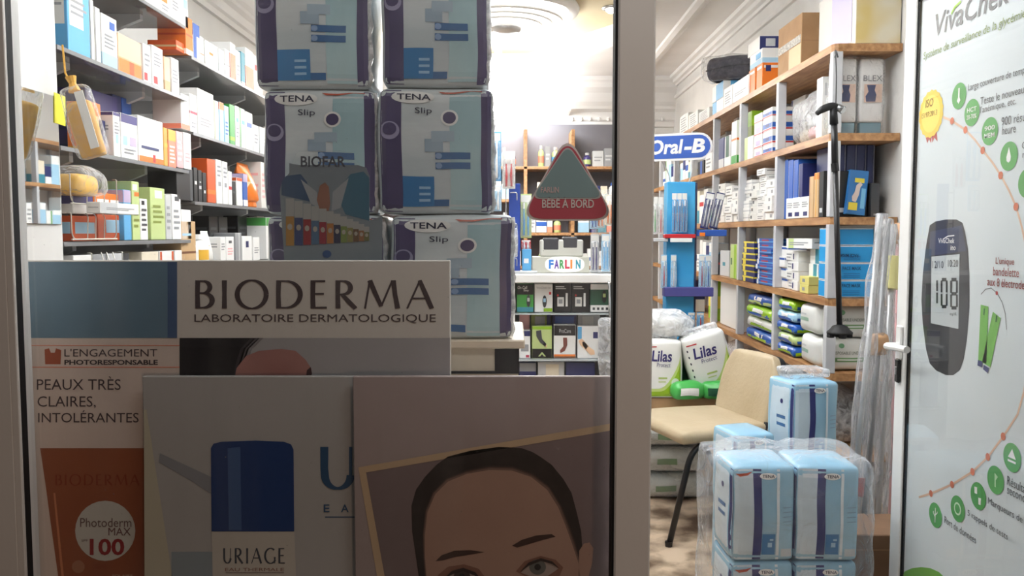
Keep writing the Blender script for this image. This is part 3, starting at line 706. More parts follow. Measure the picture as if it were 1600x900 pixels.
# printed sun cream tube
OT = PM('printed_orange_tube', (150, 82, 50), (162, 92, 58), 4, 0.4)
tb = P.poly('printed_tube', [(63, 700), (225, 700), (227, 800), (226, 905), (92, 905), (80, 820), (72, 760)], OT, b1, 2)
P.poly('tube_highlight', [(84, 770), (87, 770), (101, 905), (97, 905)], M((206, 130, 90)), tb, 3)
wordmark(P, 'BIODERMA', 86, 741, 219, 758, M((142, 62, 32)), tb, 3)
def pdisc(pl, name, cx, cy, rx, ry, mat, par, l, n=28): return pl.poly(name, [(cx + rx * math.cos(2 * math.pi * k / n), cy + ry * math.sin(2 * math.pi * k / n)) for k in range(n)], mat, par, l)
dc = pdisc(P, 'label_disc', 165, 829, 47, 47, M((206, 206, 198)), tb, 3)
P.text('lettering', 'Photoderm', 126, 809, 206, 823, M((110, 86, 84)), tb, 4); P.text('lettering', 'MAX', 170, 824, 205, 836, M((110, 76, 76)), tb, 4)
P.text('lettering', '100', 141, 841, 195, 867, M((150, 40, 44)), tb, 4, .025); P.text('lettering', 'SPF', 128, 842, 138, 846, M((110, 86, 84)), tb, 4)
pdisc(P, 'label_dot', 123, 885, 10, 10, M((172, 116, 86)), tb, 3, 18)
P.text('lettering', 'CREME', 145, 881, 168, 889, M((146, 70, 40)), tb, 4); P.text('lettering', 'SOLAIRE', 176, 897, 208, 901, M((214, 180, 150)), tb, 4)
# ---- Uriage
Y2 = 1.580
b2 = standee('display_card', 'grey thermal water display card with a blue capped bottle print', 'display card', 222, 610, 588, Y2, .014, M((186, 186, 184), .4), CARD)
P2 = Plane('Y', Y2)
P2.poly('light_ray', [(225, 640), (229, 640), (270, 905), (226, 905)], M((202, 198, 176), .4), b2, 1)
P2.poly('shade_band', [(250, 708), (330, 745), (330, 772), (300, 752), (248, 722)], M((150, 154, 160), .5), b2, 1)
P2.rect('water_band', 268, 862, 332, 905, M((150, 164, 172), .4), b2, 1)
bt = P2.poly('printed_bottle', [(331, 828), (460, 828), (463, 905), (333, 905)], M((208, 204, 194), .4), b2, 2)
P2.poly('bottle_cap', [(330, 700), (334, 693), (346, 690), (400, 688), (444, 690), (455, 694), (459, 702), (460, 830), (331, 830)], PM('printed_blue_cap', (24, 58, 116), (34, 72, 138), 2.5, 0.35, stretch=(1, 1, .1)), bt, 3)
P2.poly('cap_glint', [(356, 700), (376, 698), (378, 828), (358, 828)], M((72, 104, 156), .35), bt, 4)
wordmark(P2, 'URIAGE', 348, 856, 446, 880, M((64, 72, 84)), bt, 3, .14)
P2.text('lettering', 'EAU THERMALE', 352, 887, 444, 892, M((150, 110, 100)), bt, 3); P2.rect('rule', 353, 894, 444, 894.8, M((120, 100, 100)), bt, 3)
UB = M((40, 84, 124))
g = G()
for st in GLY['U'][1]: g.add(([(496 + px * 84, 765 - 67 * py, 0) for px, py in stroke(st)[0]], stroke(st)[1]))
mk('letter', [P2.p(a, b, 2) for a, b, _ in g.v], g.f, UB, b2, world=True)
P2.text('lettering', 'E', 506, 788, 515, 800, UB, b2, 2, .01); P2.text('lettering', 'A', 533, 788, 545, 800, UB, b2, 2, .01); P2.text('lettering', 'U', 562, 788, 573, 800, UB, b2, 2, .01)
P2.rect('rule', 508, 807, 600, 808.6, UB, b2)
# ---- the woman's portrait card
Y3 = 1.555
b3 = standee('display_card', 'portrait display card of a dark haired woman inside a tilted cream border', 'display card', 551, 959, 588, Y3, .012, PM('portrait_card_mauve', (172, 158, 156), (184, 170, 168), 2, 0.4), CARD)
P3 = Plane('Y', Y3)
pc = P3.poly('portrait_photo', [(572, 735), (957, 668), (957, 905), (598, 905)], PM('portrait_backdrop', (128, 112, 112), (142, 126, 128), 2, 0.4), b3, 1)
P3.poly('cream_border', [(560, 730), (957, 661), (957, 672), (572, 738), (602, 905), (590, 905)], M((210, 184, 150)), b3, 2)
SK = PM('printed_skin', (172, 138, 122), (186, 152, 134), 3, 0.45)
HAIR = PM('printed_hair', (34, 28, 28), (46, 38, 38), 40, 0.5)
hr = P3.poly('hair', [(700, 713), (735, 704), (780, 698), (815, 700), (832, 706), (845, 714), (862, 726), (880, 748), (893, 770), (901, 800), (908, 830), (910, 860), (908, 905), (655, 905), (650, 870), (644, 830), (643, 790), (650, 765), (664, 745), (682, 726)], HAIR, pc, 2)
P3.poly('ear', [(905, 860), (912, 849), (921, 847), (927, 856), (925, 880), (918, 905), (904, 905)], SK, pc, 3)
for k_, c_ in enumerate([(58, 46, 44), (92, 72, 65), (128, 102, 91)]): P3.poly('hairline', [(664 + k_, 905), (661 + k_, 870), (660 + k_, 835), (664 + k_, 797 + k_), (676 + k_, 768 + k_), (697 + k_, 747 + k_), (729, 734 + 2 * k_), (765, 727 + 2 * k_), (801, 728 + 2 * k_), (833 - k_, 739 + 2 * k_), (859 - k_, 760 + k_), (877 - k_, 789 + k_), (890 - 2 * k_, 820), (900 - 2 * k_, 848), (908 - k_, 880), (909 - k_, 905)], M(c_, .45), pc, 2.2 + .2 * k_)
fc = P3.poly('face', [(667, 905), (664, 870), (664, 835), (668, 800), (680, 772), (700, 752), (730, 740), (765, 734), (800, 735), (830, 745), (855, 765), (872, 792), (884, 822), (894, 850), (904, 880), (906, 905)], SK, pc, 3)
BR = M((66, 44, 38)); 
P3.poly('eyebrow', [(681, 876), (690, 867), (710, 860), (735, 859), (757, 862), (735, 866), (710, 870), (692, 875)], BR, fc, 4)
P3.poly('eyebrow', [(800, 852), (815, 843), (838, 836), (862, 834), (868, 838), (845, 844), (825, 850), (808, 855)], BR, fc, 4)
P3.poly('eye_socket', [(684, 898), (700, 885), (725, 881), (748, 888), (757, 900), (750, 905), (690, 905)], M((140, 100, 84)), fc, 4)
P3.poly('eye_socket', [(806, 892), (820, 876), (845, 868), (868, 874), (880, 886), (874, 900), (830, 905)], M((140, 100, 84)), fc, 4)
P3.poly('eye_white', [(814, 894), (826, 880), (845, 873), (862, 878), (872, 888), (856, 899), (830, 900)], M((176, 160, 152)), fc, 5)
P3.poly('eye_white', [(694, 905), (706, 893), (724, 889), (742, 895), (750, 905)], M((176, 160, 152)), fc, 5)
pdisc(P3, 'iris', 840, 885, 13, 12, M((104, 106, 102)), fc, 6, 18); pdisc(P3, 'pupil', 840, 885, 5, 5, M('black'), fc, 7, 12)
pdisc(P3, 'iris', 722, 900, 13, 11, M((66, 56, 52)), fc, 6, 18); pdisc(P3, 'pupil', 722, 900, 5, 5, M('black'), fc, 7, 12)
P3.poly('eyelid', [(812, 893), (826, 878), (845, 871), (863, 876), (874, 887), (862, 880), (845, 875), (827, 882)], M((48, 34, 32)), fc, 8)
P3.poly('eyelid', [(692, 905), (706, 891), (724, 886), (743, 893), (753, 905), (742, 898), (724, 891), (707, 896)], M((48, 34, 32)), fc, 8)

# ------------------------------------------------------------------ stand under the stacked packs
st = thing('display_cabinet', 'cream and black display cabinet carrying the stacked packs', 'cabinet', (-.33, 2.06, 0))
CRM = PM('cream_lacquer', (226, 212, 190), (234, 222, 202), 4, 0.35)
mk('body', *box(-.33, .345, -.17, .2, 0, .985, .002), CRM, st); mk('top', *box(-.345, .36, -.185, .21, .985, 1.005, .003), CRM, st)
mk('black_panel', *box(.29, .346, -.173, .2005, .93, .984), M('black', .3), st)
for z in (.925, .86): mk('groove', *box(-.33, .346, -.1735, -.17, z, z + .006), M('black', .4), st)
mk('drawer_front', *box(-.3, .12, -.178, -.17, .40, .845, .002), M((118, 96, 84), .3), st)
ZS = 1.005

# ------------------------------------------------------------------ tall incontinence packs behind the window
WRAP = PM('pack_plastic_pale', (186, 200, 206), (204, 214, 218), 5, 0.28, bump=0.35, bscale=14, stretch=(.6, .6, 2.5), bdist=.006)
TEAL = PM('pack_plastic_bluegreen', (150, 186, 196), (176, 206, 212), 4, 0.28, bump=0.3, bscale=14, bdist=.006)
PUR = PM('pack_plastic_purple', (76, 70, 106), (88, 82, 118), 6, 0.3, bump=0.3, bscale=18, bdist=.005)
DB = M((62, 106, 156), .35); DB2 = M((58, 122, 178), .35); RSW = M((176, 74, 48), .35); WH = M((226, 230, 230), .35); INK = M((40, 44, 70), .4)
def tena_front(S, root):
    """big front: purple edge, pale field, logo, pills, size box"""
    def pp(name, vf, m, par=root): return mk(name, vf[0], vf[1], m, par, smooth=False)
    pp('side_band', S.patch('front', .0, .0, .20, 1.0, 3, 14), PUR)
    pp('side_band', S.patch('front', .89, .0, 1.0, 1.0, 2, 14), PUR)
    pp('tint_field', S.patch('front', .62, .03, .89, .97, 4, 12, .0010), TEAL)
    pp('cloud_print', S.patch('front', .40, .50, .56, .60, 3, 2), M((150, 172, 190), .35)); pp('cloud_print', S.patch('front', .46, .58, .66, .66, 3, 2, .0013), M((158, 180, 196), .35))
    lg = pp('logo_oval', S.disc('front', .30, .925, .19, .055, 20), WH); pp('lettering', S.text('front', 'TENA', .16, .90, .46, .95, .015), INK, lg)
    pp('lettering', S.text('front', 'Slip', .32, .78, .47, .84), INK)
    rb = pp('round_badge', S.disc('front', .62, .76, .075, .062, 20), WH); pp('badge_core', S.disc('front', .62, .76, .056, .046, 18, .0022), PUR, rb)
    cb = pp('round_badge', S.disc('front', .10, .66, .085, .07, 20, .002), M((150, 148, 180), .35)); pp('badge_core', S.disc('front', .10, .672, .06, .048, 16, .0026), PUR, cb)
    for v in (.36, .44):
        pl = pp('pill_label', S.patch('front', .49, v, .80, v + .055, 6, 1, .0016), DB); pp('pill_dot', S.disc('front', .52, v + .028, .03, .024, 12, .0024), M((130, 160, 200)), pl)
    sb = pp('size_box', S.patch('front', .20, .06, .475, .30, 5, 3, .0016), DB2)
    for k in range(3): pp('size_text', S.patch('front', .34, .10 + .05 * k, .44, .12 + .05 * k, 2, 1, .0022), M((150, 190, 220)), sb)
    pp('size_tab', S.patch('front', .475, .06, .61, .115, 3, 1, .0016), DB)
    pp('red_swoosh', ([S.front(u, v, .002) for u, v in [(.52, .985), (.56, .955), (.66, .95), (.80, .975), (.9, .968), (.9, .98), (.78, .985), (.66, .968), (.58, .972)]], poly2([(.52, .985), (.56, .955), (.66, .95), (.80, .975), (.9, .968), (.9, .98), (.78, .985), (.66, .968), (.58, .972)])), RSW)
def tena_big(label, x0, x1, z0, h, Y, rotz, seed):
    a = at(x0, 366, Y).x; b = at(x1, 366, Y).x
    t = thing('incontinence_pack', label, 'diaper pack', ((a + b) / 2, Y + .09, z0), rotz, 'pale blue packs stacked behind the window')
    S = Soft((b - a), .18, h, .018, .006, .004, 9, seed, 10)
    mk('wrapper', *S.vf, WRAP, t, smooth=True); tena_front(S, t)
    mk('folded_edge', *tube([S.right(.04, k / 12, .0) + Vector((.004 * math.sin(k * 2.3), 0, 0)) for k in range(13)], .006, 6), film('pack_edge_film', clear=.45), t, smooth=True)
    return t
h = .287
tena_big('lowest pack', 417, 602, ZS, h, 1.92, R(-1), 3)['label'] = 'lowest pack of the left window stack, half behind the round cornered tablet display'
tena_big('middle pack of the left window stack, above the tablet display lettering', 414, 588, ZS + h + .003, h, 1.92, R(1), 4)
tena_big('topmost pack of the left window stack, cut off above', 404, 582, ZS + 2 * h + .006, h, 1.92, 0, 5)
tena_big('lowest pack of the right window stack, leaning out to the right', 609, 800, ZS, h, 1.89, R(2), 6)
tena_big('middle pack of the right window stack, level with the baby sticker', 590, 768, ZS + h + .003, h, 1.90, R(3), 7)
tena_big('topmost pack of the right window stack, next to the bright lamp', 598, 762, ZS + 2 * h + .006, h, 1.90, R(2), 8)

# ------------------------------------------------------------------ tablet display card with wing shaped outline
YT = 1.80
tbx = at(520, 400, YT)
bf = thing('counter_display', 'die cut vitamin tablet display card with a row of coloured tubes', 'display card', (tbx.x, YT, ZS - .12))
P4 = Plane('Y', YT)
out = [(452, 255), (470, 258), (560, 258), (572, 262), (577, 275), (577, 345), (597, 338), (597, 420), (445, 420), (440, 345), (437, 300), (440, 285), (452, 270)]
fr = [at(x, y, YT) for x, y in out]; tr_ = poly2(out); n = len(out)
mk('card', [p for p in fr] + [p + Vector((0, .003, 0)) for p in fr], [t for t in tr_] + [tuple(i + n for i in t[::-1]) for t in tr_] + [(i, (i + 1) % n, n + (i + 1) % n, n + i) for i in range(n)], M((112, 122, 130), .4), bf, world=True)
mk('tray', *box(at(446, 400, YT).x - tbx.x, at(596, 400, YT).x - tbx.x, .004, .06, 0, .20, .002), M((124, 130, 134), .4), bf)
P4.poly('blue_wing', [(440, 285), (447, 275), (470, 272), (480, 285), (484, 315), (440, 305)], M((50, 74, 104), .4), bf, 1)
P4.poly('blue_wing', [(537, 285), (548, 272), (568, 268), (577, 278), (577, 345), (540, 335), (532, 318)], M((58, 98, 118), .4), bf, 1)
fg = P4.poly('printed_figure', [(500, 290), (508, 285), (514, 292), (516, 318), (514, 330), (500, 328), (495, 312)], M((132, 94, 78), .4), bf, 2)
P4.poly('white_flare', [(470, 280), (495, 300), (498, 325), (486, 318)], M((140, 146, 150), .4), bf, 1.5); P4.poly('white_flare', [(545, 278), (520, 300), (518, 330), (532, 325)], M((140, 146, 150), .4), bf, 1.5)
cols = [(150, 112, 50), (56, 66, 104), (128, 48, 50), (72, 98, 124), (126, 44, 56), (150, 100, 54), (44, 46, 70), (104, 122, 60), (120, 116, 70), (92, 70, 50), (130, 90, 60), (96, 98, 60)]
for i, c in enumerate(cols):
    x = 447 + 14.2 * i - .28 * i * i; wd = 12.6 - .45 * i; yt = 310 + 4.0 * i; yb = 384 - .7 * i; cap = (yb - yt) * .38
    tbp = P4.rect('printed_tablet_tube', x, yt + cap, x + wd, yb, M(c, .4), bf, 3)
    P4.rect('tube_cap', x - .3, yt, x + wd + .3, yt + cap, M((146, 148, 146), .4), tbp, 3.5)
    pdisc(P4, 'tube_mark', x + wd / 2, yt + cap + (yb - yt) * .22, wd * .32, wd * .4, M((150, 146, 136)), tbp, 4, 10)
P4.text('lettering', 'BIOFAR', 470, 244, 540, 261, M((70, 74, 84)), bf, 2, .02)
pdisc(P4, 'print_badge', 511, 397, 7, 6, M((50, 76, 120)), bf, 3, 14)
hp = [(456, 257), (462, 240), (480, 235), (530, 235), (550, 238), (560, 257)]
P4.poly('header_card', hp, film('header_film', clear=.9), bf, .6)

# ------------------------------------------------------------------ triangular sticker on the pane
YS_ = YF + .003
ss = thing('window_sticker', 'rounded triangular crimson baby on board sticker on the window pane', 'sticker', at(887, 330, YS_))
PS = Plane('Y', YS_)
def rtri(cx, top, bot, hw, r, n=8):
    A, B, C = Vector((cx, top)), Vector((cx + hw, bot)), Vector((cx - hw, bot)); o = []
    for p, q, s_ in ((A, C, B), (B, A, C), (C, B, A)):
        d1 = (q - p).normalized() * r; d2 = (s_ - p).normalized() * r
        for k in range(n + 1):
            t = k / n; o.append(tuple((p + d1) * (1 - t) ** 2 + p * 2 * t * (1 - t) + (p + d2) * t * t))
    return o
body = rtri(887, 208, 345, 76, 36)
pts = [at(x, y, YS_) for x, y in body]; n = len(pts)
mk('backing', [p for p in pts] + [p + Vector((0, .0006, 0)) for p in pts], poly2(body) + [tuple(i + n for i in t[::-1]) for t in poly2(body)], M((240, 232, 230), .4), ss, world=True)
PS.poly('crimson_field', rtri(887, 213, 342, 72, 35), M((214, 92, 112), .4), ss, 1)
PS.poly('teal_field', rtri(887, 224, 311, 58, 17), M((214, 220, 220), .4), ss, 2)
PS.poly('teal_field', rtri(887, 227, 309, 55, 16), M((150, 182, 188), .4), ss, 3)
PS.text('lettering', 'BÉBÉ À BORD', 847, 308, 928, 325, M((248, 242, 240)), ss, 3, .018)
PS.text('lettering', 'FARLIN', 845, 292, 873, 301, M((240, 214, 216)), ss, 4.5, .015)
# ================================================================== LEFT WALL SHELVES
SHELF = PM('grey_mirror_laminate', (96, 94, 93), (116, 113, 111), 5, 0.14, coat=0.4)
EDGE = M((120, 122, 125), .3)
def wall_shelf(z, y0, y1, label):
    t = thing('wall_shelf', label, 'shelf', (WL, (y0 + y1) / 2, z - .012))
    L = y1 - y0; d = XL - WL
    mk('board', *box(.0, d - .004, -L / 2, L / 2, 0, .0110, .001), SHELF, t)
    mk('edge_strip', *box(d - .004, d, -L / 2, L / 2, -.003, .0112, .001), EDGE, t)
    for s in (-L * .28, L * .28) if L < 1.3 else (-L * .36, -L * .05, L * .3):
        v = [(0, s - .012, 0), (d * .8, s - .012, 0), (d * .8, s - .012, -.02), (.22, s - .012, -.07), (.12, s - .012, -.19), (0, s - .012, -.19)]
        v += [(a, b + .024, c) for a, b, c in v]; n = 6
        mk('bracket', v, [tuple(range(n)), tuple(range(n, 2 * n))[::-1]] + [(i, i + n, (i + 1) % n + n, (i + 1) % n) for i in range(n)], M((178, 180, 182), .4), t)
    return t
NZ = [2.12, 1.82, 1.518, 1.225, .93]; FZ = [2.01, 1.688, 1.39, 1.105, .80]
PLACE = ['highest', 'second highest', 'third highest', 'fourth highest', 'lowest visible']
for z, p in zip(NZ, PLACE): wall_shelf(z, 2.51, 3.50, '%s grey shelf on the left wall beside the white pillar' % p)
for z, p in zip(FZ, PLACE): wall_shelf(z, 3.56, 5.7, '%s grey shelf on the far left wall, half hidden by stacked packs' % p)
mk('shelf_rail', *box(WL, WL + .03, 3.515, 3.545, .1, 2.5, .002), M((160, 162, 164), .4))
tag(bpy.context.scene.objects['shelf_rail'], 'upright grey metal rail between the two left shelf runs', 'rail')

def ylx(px, py, X): return atX(px, py, X).y
def lput(z, zmax, x0, x1, yt, dep=.12, ins=.012):
    X = XL - ins
    ya = ylx(x0, yt + 30, X); yb = ylx(x1, yt + 30, X); ym = (ya + yb) / 2
    h = max(.03, min(zat(yt, ym) - z, zmax - z - .02))
    return Vector((X - dep / 2, ym, z)), max(.012, yb - ya - .003), dep, h
def row_left(z, zmax, items, rowname, start=1):
    i = start
    for it in items:
        x0, x1, yt, desc, style = it[:5]; dep = it[5] if len(it) > 5 else .12; ins = it[6] if len(it) > 6 else .012; zb = it[7] if len(it) > 7 else z
        loc, w, d, h = lput(zb, zmax, x0, x1, yt, dep, ins)
        o = carton('carton', '%s, %s from pillar on %s' % (desc, ORD[i], rowname), 'carton', loc, w, d, h, style, math.pi / 2, 'cartons on the left wall shelves')
        i += 1
N, FR = 'near left %s shelf', 'far left %s shelf'
row_left(2.12, 2.55, [(200, 226, -60, 'white carton', 'white;l grey .2 .7 4'), (227, 249, -48, 'white carton with grey lines', 'white;l grey .3 .7 4'), (250, 266, -30, 'white carton with orange corner', 'white;q orange .0 .35 .7 .6;l grey .1 .3 2'),
    (267, 281, -20, 'plain white carton', 'white;l grey .3 .6 3'), (282, 294, -6, 'white carton with blue mark', 'white;q lblue .4 .6 .9 .9')], N % 'highest')
row_left(1.82, 2.1, [(104, 139, -30, 'blue wrapped pack with white label', 'sky;q paper .08 .35 .7 .95;l grey .5 .9 5'), (141, 147, 0, 'thin white booklet', 'paper;v lgrey .0 .2'), (148, 157, 12, 'thin white folder', 'paper;v grey .0 .15'),
    (159, 183, 26, 'tall white carton with pale blue base', 'white;b lblue .25;q blue .5 .75 .85 .9;l grey .35 .65 4'), (185, 221, 60, 'peach carton with orange bottom half', 'peach;b orange .38;q dorange .45 .02 .65 .36;h tan .36 .4'),
    (224, 236, 70, 'white carton with red corner', 'white;q red .05 .05 .5 .25;l grey .4 .8 3'), (238, 255, 74, 'wide white carton with red square', 'white;q red .08 .06 .45 .24;l grey .5 .85 4'),
    (257, 266, 90, 'peach coloured narrow carton', 'peach;b tan .3'), (268, 280, 92, 'plain white carton with grey edge', 'white;v lgrey .0 .2;l grey .3 .7 4')], N % 'second')
row_left(1.518, 1.8, [(134, 184, 145, 'long purple carton lying behind', 'purple;h navy .4 .5;b navy .2', .10, .14), (141, 158, 161, 'orange carton with white badge', 'orange;q peach .5 .45 .95 .75;b amber .15', .08, .05),
    (160, 176, 190, 'dark purple carton with pale band', 'navy;h pink .15 .3', .08, .04), (177, 188, 176, 'slim white carton with purple top', 'white;t purple .08;q lblue .3 .3 .7 .5;l grey .5 .8 4'),
    (189, 215, 180, 'wide white carton with purple header', 'white;t purple .2;q lblue .1 .3 .35 .5;q mauve .5 .3 .9 .5;l grey .1 .25 2'), (216, 255, 186, 'wide white carton with orange foot', 'white;q lgrey .1 .45 .85 .8;b orange .13;q red .55 .03 .65 .2;q navy .1 .3 .8 .36'),
    (256, 262, 200, 'narrow amber carton', 'amber;h gold .5 .6'), (263, 275, 203, 'salmon and white carton', 'salmon;t gold .3;l white .1 .6 5'), (276, 286, 206, 'pale pink carton', 'pink;l white .2 .8 4'), (287, 299, 208, 'white carton with pink marks', 'white;l pink .2 .5 3')], N % 'third')
row_left(1.518, 1.8, [(176, 190, 148, 'white topped navy carton standing behind', 'navy;b white .4', .06, .15), (191, 206, 146, 'blue and white carton standing behind', 'blue;b white .5', .06, .15)], N % 'third', 11)
row_left(1.225, 1.5, [(114, 152, 338, 'orange carton lying under white cartons', 'dorange;q lblue .08 .3 .9 .75', .1, .03), (153, 194, 336, 'orange carton with white end panel', 'dorange;q lblue .3 .3 .9 .8', .1, .03),
    (193, 205, 297, 'slim blue carton with lilac top', 'sky;t mauve .25'), (206, 218, 284, 'tall pale green carton with orange spot', 'lgreen;q orange .3 .75 .95 .82;q white .1 .85 .7 .95;l olive .2 .6 4'), (219, 231, 311, 'white carton with black tick marks', 'white;q black .2 .85 .6 .95;l dgrey .2 .8 5'),
    (235, 258, 294, 'pale green pouch carton', 'lgreen;q white .3 .8 .8 .95;l olive .3 .7 4'), (259, 268, 305, 'grey edged white carton', 'lgrey;l grey .2 .8 4'), (269, 283, 304, 'white carton with black cap panel', 'white;q dgrey .3 .85 .8 .95;l grey .2 .7 4'), (284, 299, 328, 'short white carton with blue strip', 'white;h lblue .12 .2')], N % 'fourth')
_zz = 1.225
for k, (x0, x1, y0, y1, dsc, stl) in enumerate([(114, 146, 305, 334, 'white carton with purple header, left of two above the orange cartons', 'white;t purple .55'), (147, 192, 298, 334, 'orange carton with white panel, right above the orange cartons', 'orange;q white .1 .2 .5 .7;q white .55 .2 .9 .7')]):
    a, w, d, h_ = lput(_zz + .0, 1.5, x0, x1, y0, .1, .03); zb = zat(337, a.y); a.z = 1.225 + (zat(337, a.y) - 1.225)
    carton('carton', dsc, 'carton', (a.x, a.y, max(zat(338, ylx(x0, 338, XL - .03)), zat(336, ylx(x1, 336, XL - .03))) + .001), w, d, .07, stl, math.pi / 2, 'cartons on the left wall shelves')
row_left(.93, 1.2, [(114, 143, 372, 'white carton with child portrait panel', 'white;q peach .1 .3 .9 .9;b lgrey .2'), (145, 166, 384, 'blue grey carton', 'grey;q sky .2 .3 .8 .9'), (168, 192, 386, 'pale carton with blue panel', 'lgrey;q blue .1 .5 .5 .9'),
    (222, 248, 386, 'cream carton with tan lid line', 'cream;h tan .8 .84'), (250, 272, 387, 'white and red carton', 'white;v dorange .0 .15;v dorange .85 1'), (274, 290, 389, 'white carton with red square', 'white;q red .5 .4 .9 .8')], N % 'lowest')
row_left(2.01, 2.5, [(276, 289, 66, 'brown orange carton with pale band', 'dorange;h tan .3 .5', .12, .02), (290, 301, 28, 'tall orange carton', 'orange;b white .15;h dorange .5 .55'), (302, 312, 38, 'blue and white carton', 'white;t blue .35;q blue .0 .0 .5 .7'), (313, 319, 58, 'white carton with pink line', 'white;h salmon .3 .35'),
    (321, 341, 68, 'pale carton with orange dot', 'paper;q orange .3 .5 .6 .6'), (342, 351, 78, 'grey white carton', 'lgrey;l white .3 .8 3'), (352, 359, 78, 'white carton with grey line', 'white;h grey .4 .44'), (360, 368, 68, 'white and salmon carton', 'white;b salmon .7'), (369, 376, 80, 'slim white carton', 'white;l grey .2 .6 3'),
    (377, 383, 82, 'teal grey slim carton', 'teal;b white .1'), (384, 396, 78, 'white carton with salmon lower half', 'white;b salmon .55;q lgrey .2 .7 .8 .9'), (397, 410, 90, 'white carton with red triangle', 'white;q red .1 .6 .6 .75')], FR % 'highest')
row_left(1.688, 2.0, [(283, 296, 148, 'pale pink carton beside the rail', 'paper;b salmon .15'), (297, 308, 148, 'white carton with red line', 'white;h crimson .48 .55;l grey .1 .3 2'), (309, 334, 143, 'large plain white carton', 'white;v paper .0 .5;l grey .2 .4 3'), (335, 342, 158, 'white carton with green edge', 'white;v lgreen .0 .2'), (343, 350, 160, 'pale blue carton with orange top', 'lblue;t orange .2'), (351, 358, 166, 'pale blue slim carton', 'lblue;l blue .2 .6 4'),
    (359, 367, 164, 'bright green carton', 'green;h lime .1 .2'), (368, 374, 166, 'white slim carton with blue mark', 'white;q sky .2 .6 .8 .7;l grey .2 .5 3'), (375, 383, 170, 'white carton with green edge and blue mark', 'white;v green .0 .2;q sky .3 .6 .9 .7'), (384, 395, 176, 'white carton with blue oval', 'white;q blue .15 .6 .85 .72'), (396, 405, 196, 'small white carton', 'white;l grey .3 .7 3'), (406, 418, 200, 'grey white carton at the packs', 'lgrey;l white .3 .7 3')], FR % 'second')
row_left(1.39, 1.67, [(276, 302, 263, 'black carton with grey edge', 'black;v dgrey .8 .95'), (303, 309, 262, 'slim black carton with white mark', 'black;q white .2 .5 .8 .6'), (310, 316, 266, 'another slim black carton', 'black;q lgrey .2 .4 .8 .5;q lgrey .3 .6 .7 .64'), (317, 323, 270, 'narrow black carton by the short white carton', 'black;q white .3 .3 .7 .4'),
    (324, 337, 249, 'orange red carton', 'dorange;h orange .2 .3'), (338, 347, 250, 'white carton with sun factor figures', 'white;q grey .3 .4 .8 .5;l grey .6 .9 3'), (348, 356, 253, 'white carton twin with figures', 'white;q grey .3 .4 .8 .5;l grey .6 .9 3'), (357, 363, 268, 'white carton with red label', 'white;q red .1 .45 .9 .55'), (364, 369, 284, 'black slim bottle carton', 'black;h dgrey .5 .6'), (370, 379, 278, 'white and dark orange carton', 'white;t dorange .12'), (380, 387, 272, 'blue carton with lilac top', 'blue;t mauve .25;b white .2'), (408, 416, 254, 'pale carton with grey lines', 'paper;l pink .2 .8 5')], FR % 'third')
row_left(1.105, 1.38, [(283, 306, 346, 'amber brown carton', 'tan;h brown .3 .35'), (327, 341, 338, 'black carton with fine lines', 'black;l dgrey .2 .8 5', .08, .12), (342, 356, 339, 'black carton twin with fine lines', 'black;l dgrey .2 .8 5', .08, .12), (372, 388, 338, 'black carton behind the white bottles', 'black;l dgrey .2 .8 5', .08, .12), (390, 400, 338, 'slim black carton behind', 'black;l dgrey .3 .7 4', .08, .12), (402, 413, 338, 'cream carton behind', 'cream;v tan .7 .9', .08, .12),
    (345, 353, 371, 'white carton with grey scribble', 'white;l grey .5 .8 3'), (354, 366, 370, 'white carton with dark square', 'white;q dgrey .3 .75 .7 .85;l pink .3 .6 3'), (368, 378, 364, 'grey carton', 'grey;v lgrey .5 .7'), (379, 394, 369, 'white carton with dark oval', 'white;q navy .35 .55 .65 .8'), (396, 406, 371, 'white carton at the row end', 'white;l grey .3 .6 3'), (416, 424, 340, 'white carton with green top', 'white;t green .2'), (425, 434, 342, 'white and orange carton', 'white;v salmon .8 1;b sky .4'), (435, 446, 346, 'pale blue carton by the packs', 'lblue;v sky .6 1;l white .5 .9 3')], FR % 'fourth')
# single shapes on the left shelves
def squeeze_tube(label, loc, w, h, col, cap, rotz=0, group=None):
    t = thing('cream_tube', label, 'tube', loc, rotz, group)
    rings = [sq_ring(w * .38, w * .38, h * .12), sq_ring(w * .47, w * .44, h * .17), sq_ring(w * .49, w * .38, h * .45), sq_ring(w * .5, w * .22, h * .75), sq_ring(w * .5, w * .05, h * .94), sq_ring(w * .5, w * .02, h)]
    mk('body', *loft(rings), M(col, .3), t, smooth=True)
    mk('cap', *loft([sq_ring(w * .36, w * .36, 0), sq_ring(w * .38, w * .38, h * .02), sq_ring(w * .36, w * .36, h * .14)]), M(cap, .35), t)
    mk('printed_band', *loft([sq_ring(w * .497, w * .375, h * .45), sq_ring(w * .502, w * .31, h * .58)]), M('peach', .35), t)
    return t
def bottle(name, label, loc, r, h, col, cap, labc=None, group=None, pump=False, n=14):
    t = thing(name, label, 'bottle', loc, 0, group)
    mk('body', *lathe([(r * .92, 0), (r, h * .03), (r, h * .62), (r * .85, h * .72), (r * .42, h * .8), (r * .4, h * .84)], n), M(col, .3), t, smooth=True)
    mk('cap', *lathe([(r * .5, h * .83), (r * .52, h * .86), (r * .5, h)], n), M(cap, .35), t)
    if labc: mk('label_band', *lathe([(r * 1.01, h * .18), (r * 1.01, h * .5)], n, cap=False), M(labc, .4), t, smooth=True)
    if pump: mk('pump_spout', *tube(smoothpath([(0, 0, h), (0, 0, h * 1.1), (r * .9, 0, h * 1.08)], .01), r * .12, 6), M(cap, .35), t)
    return t
a, w, d, h_ = lput(1.39, 1.66, 387, 406, 256); squeeze_tube('bright orange sun cream tube standing on its cap, far left third shelf', a, w * .9, h_, 'orange', 'orange', math.pi / 2)
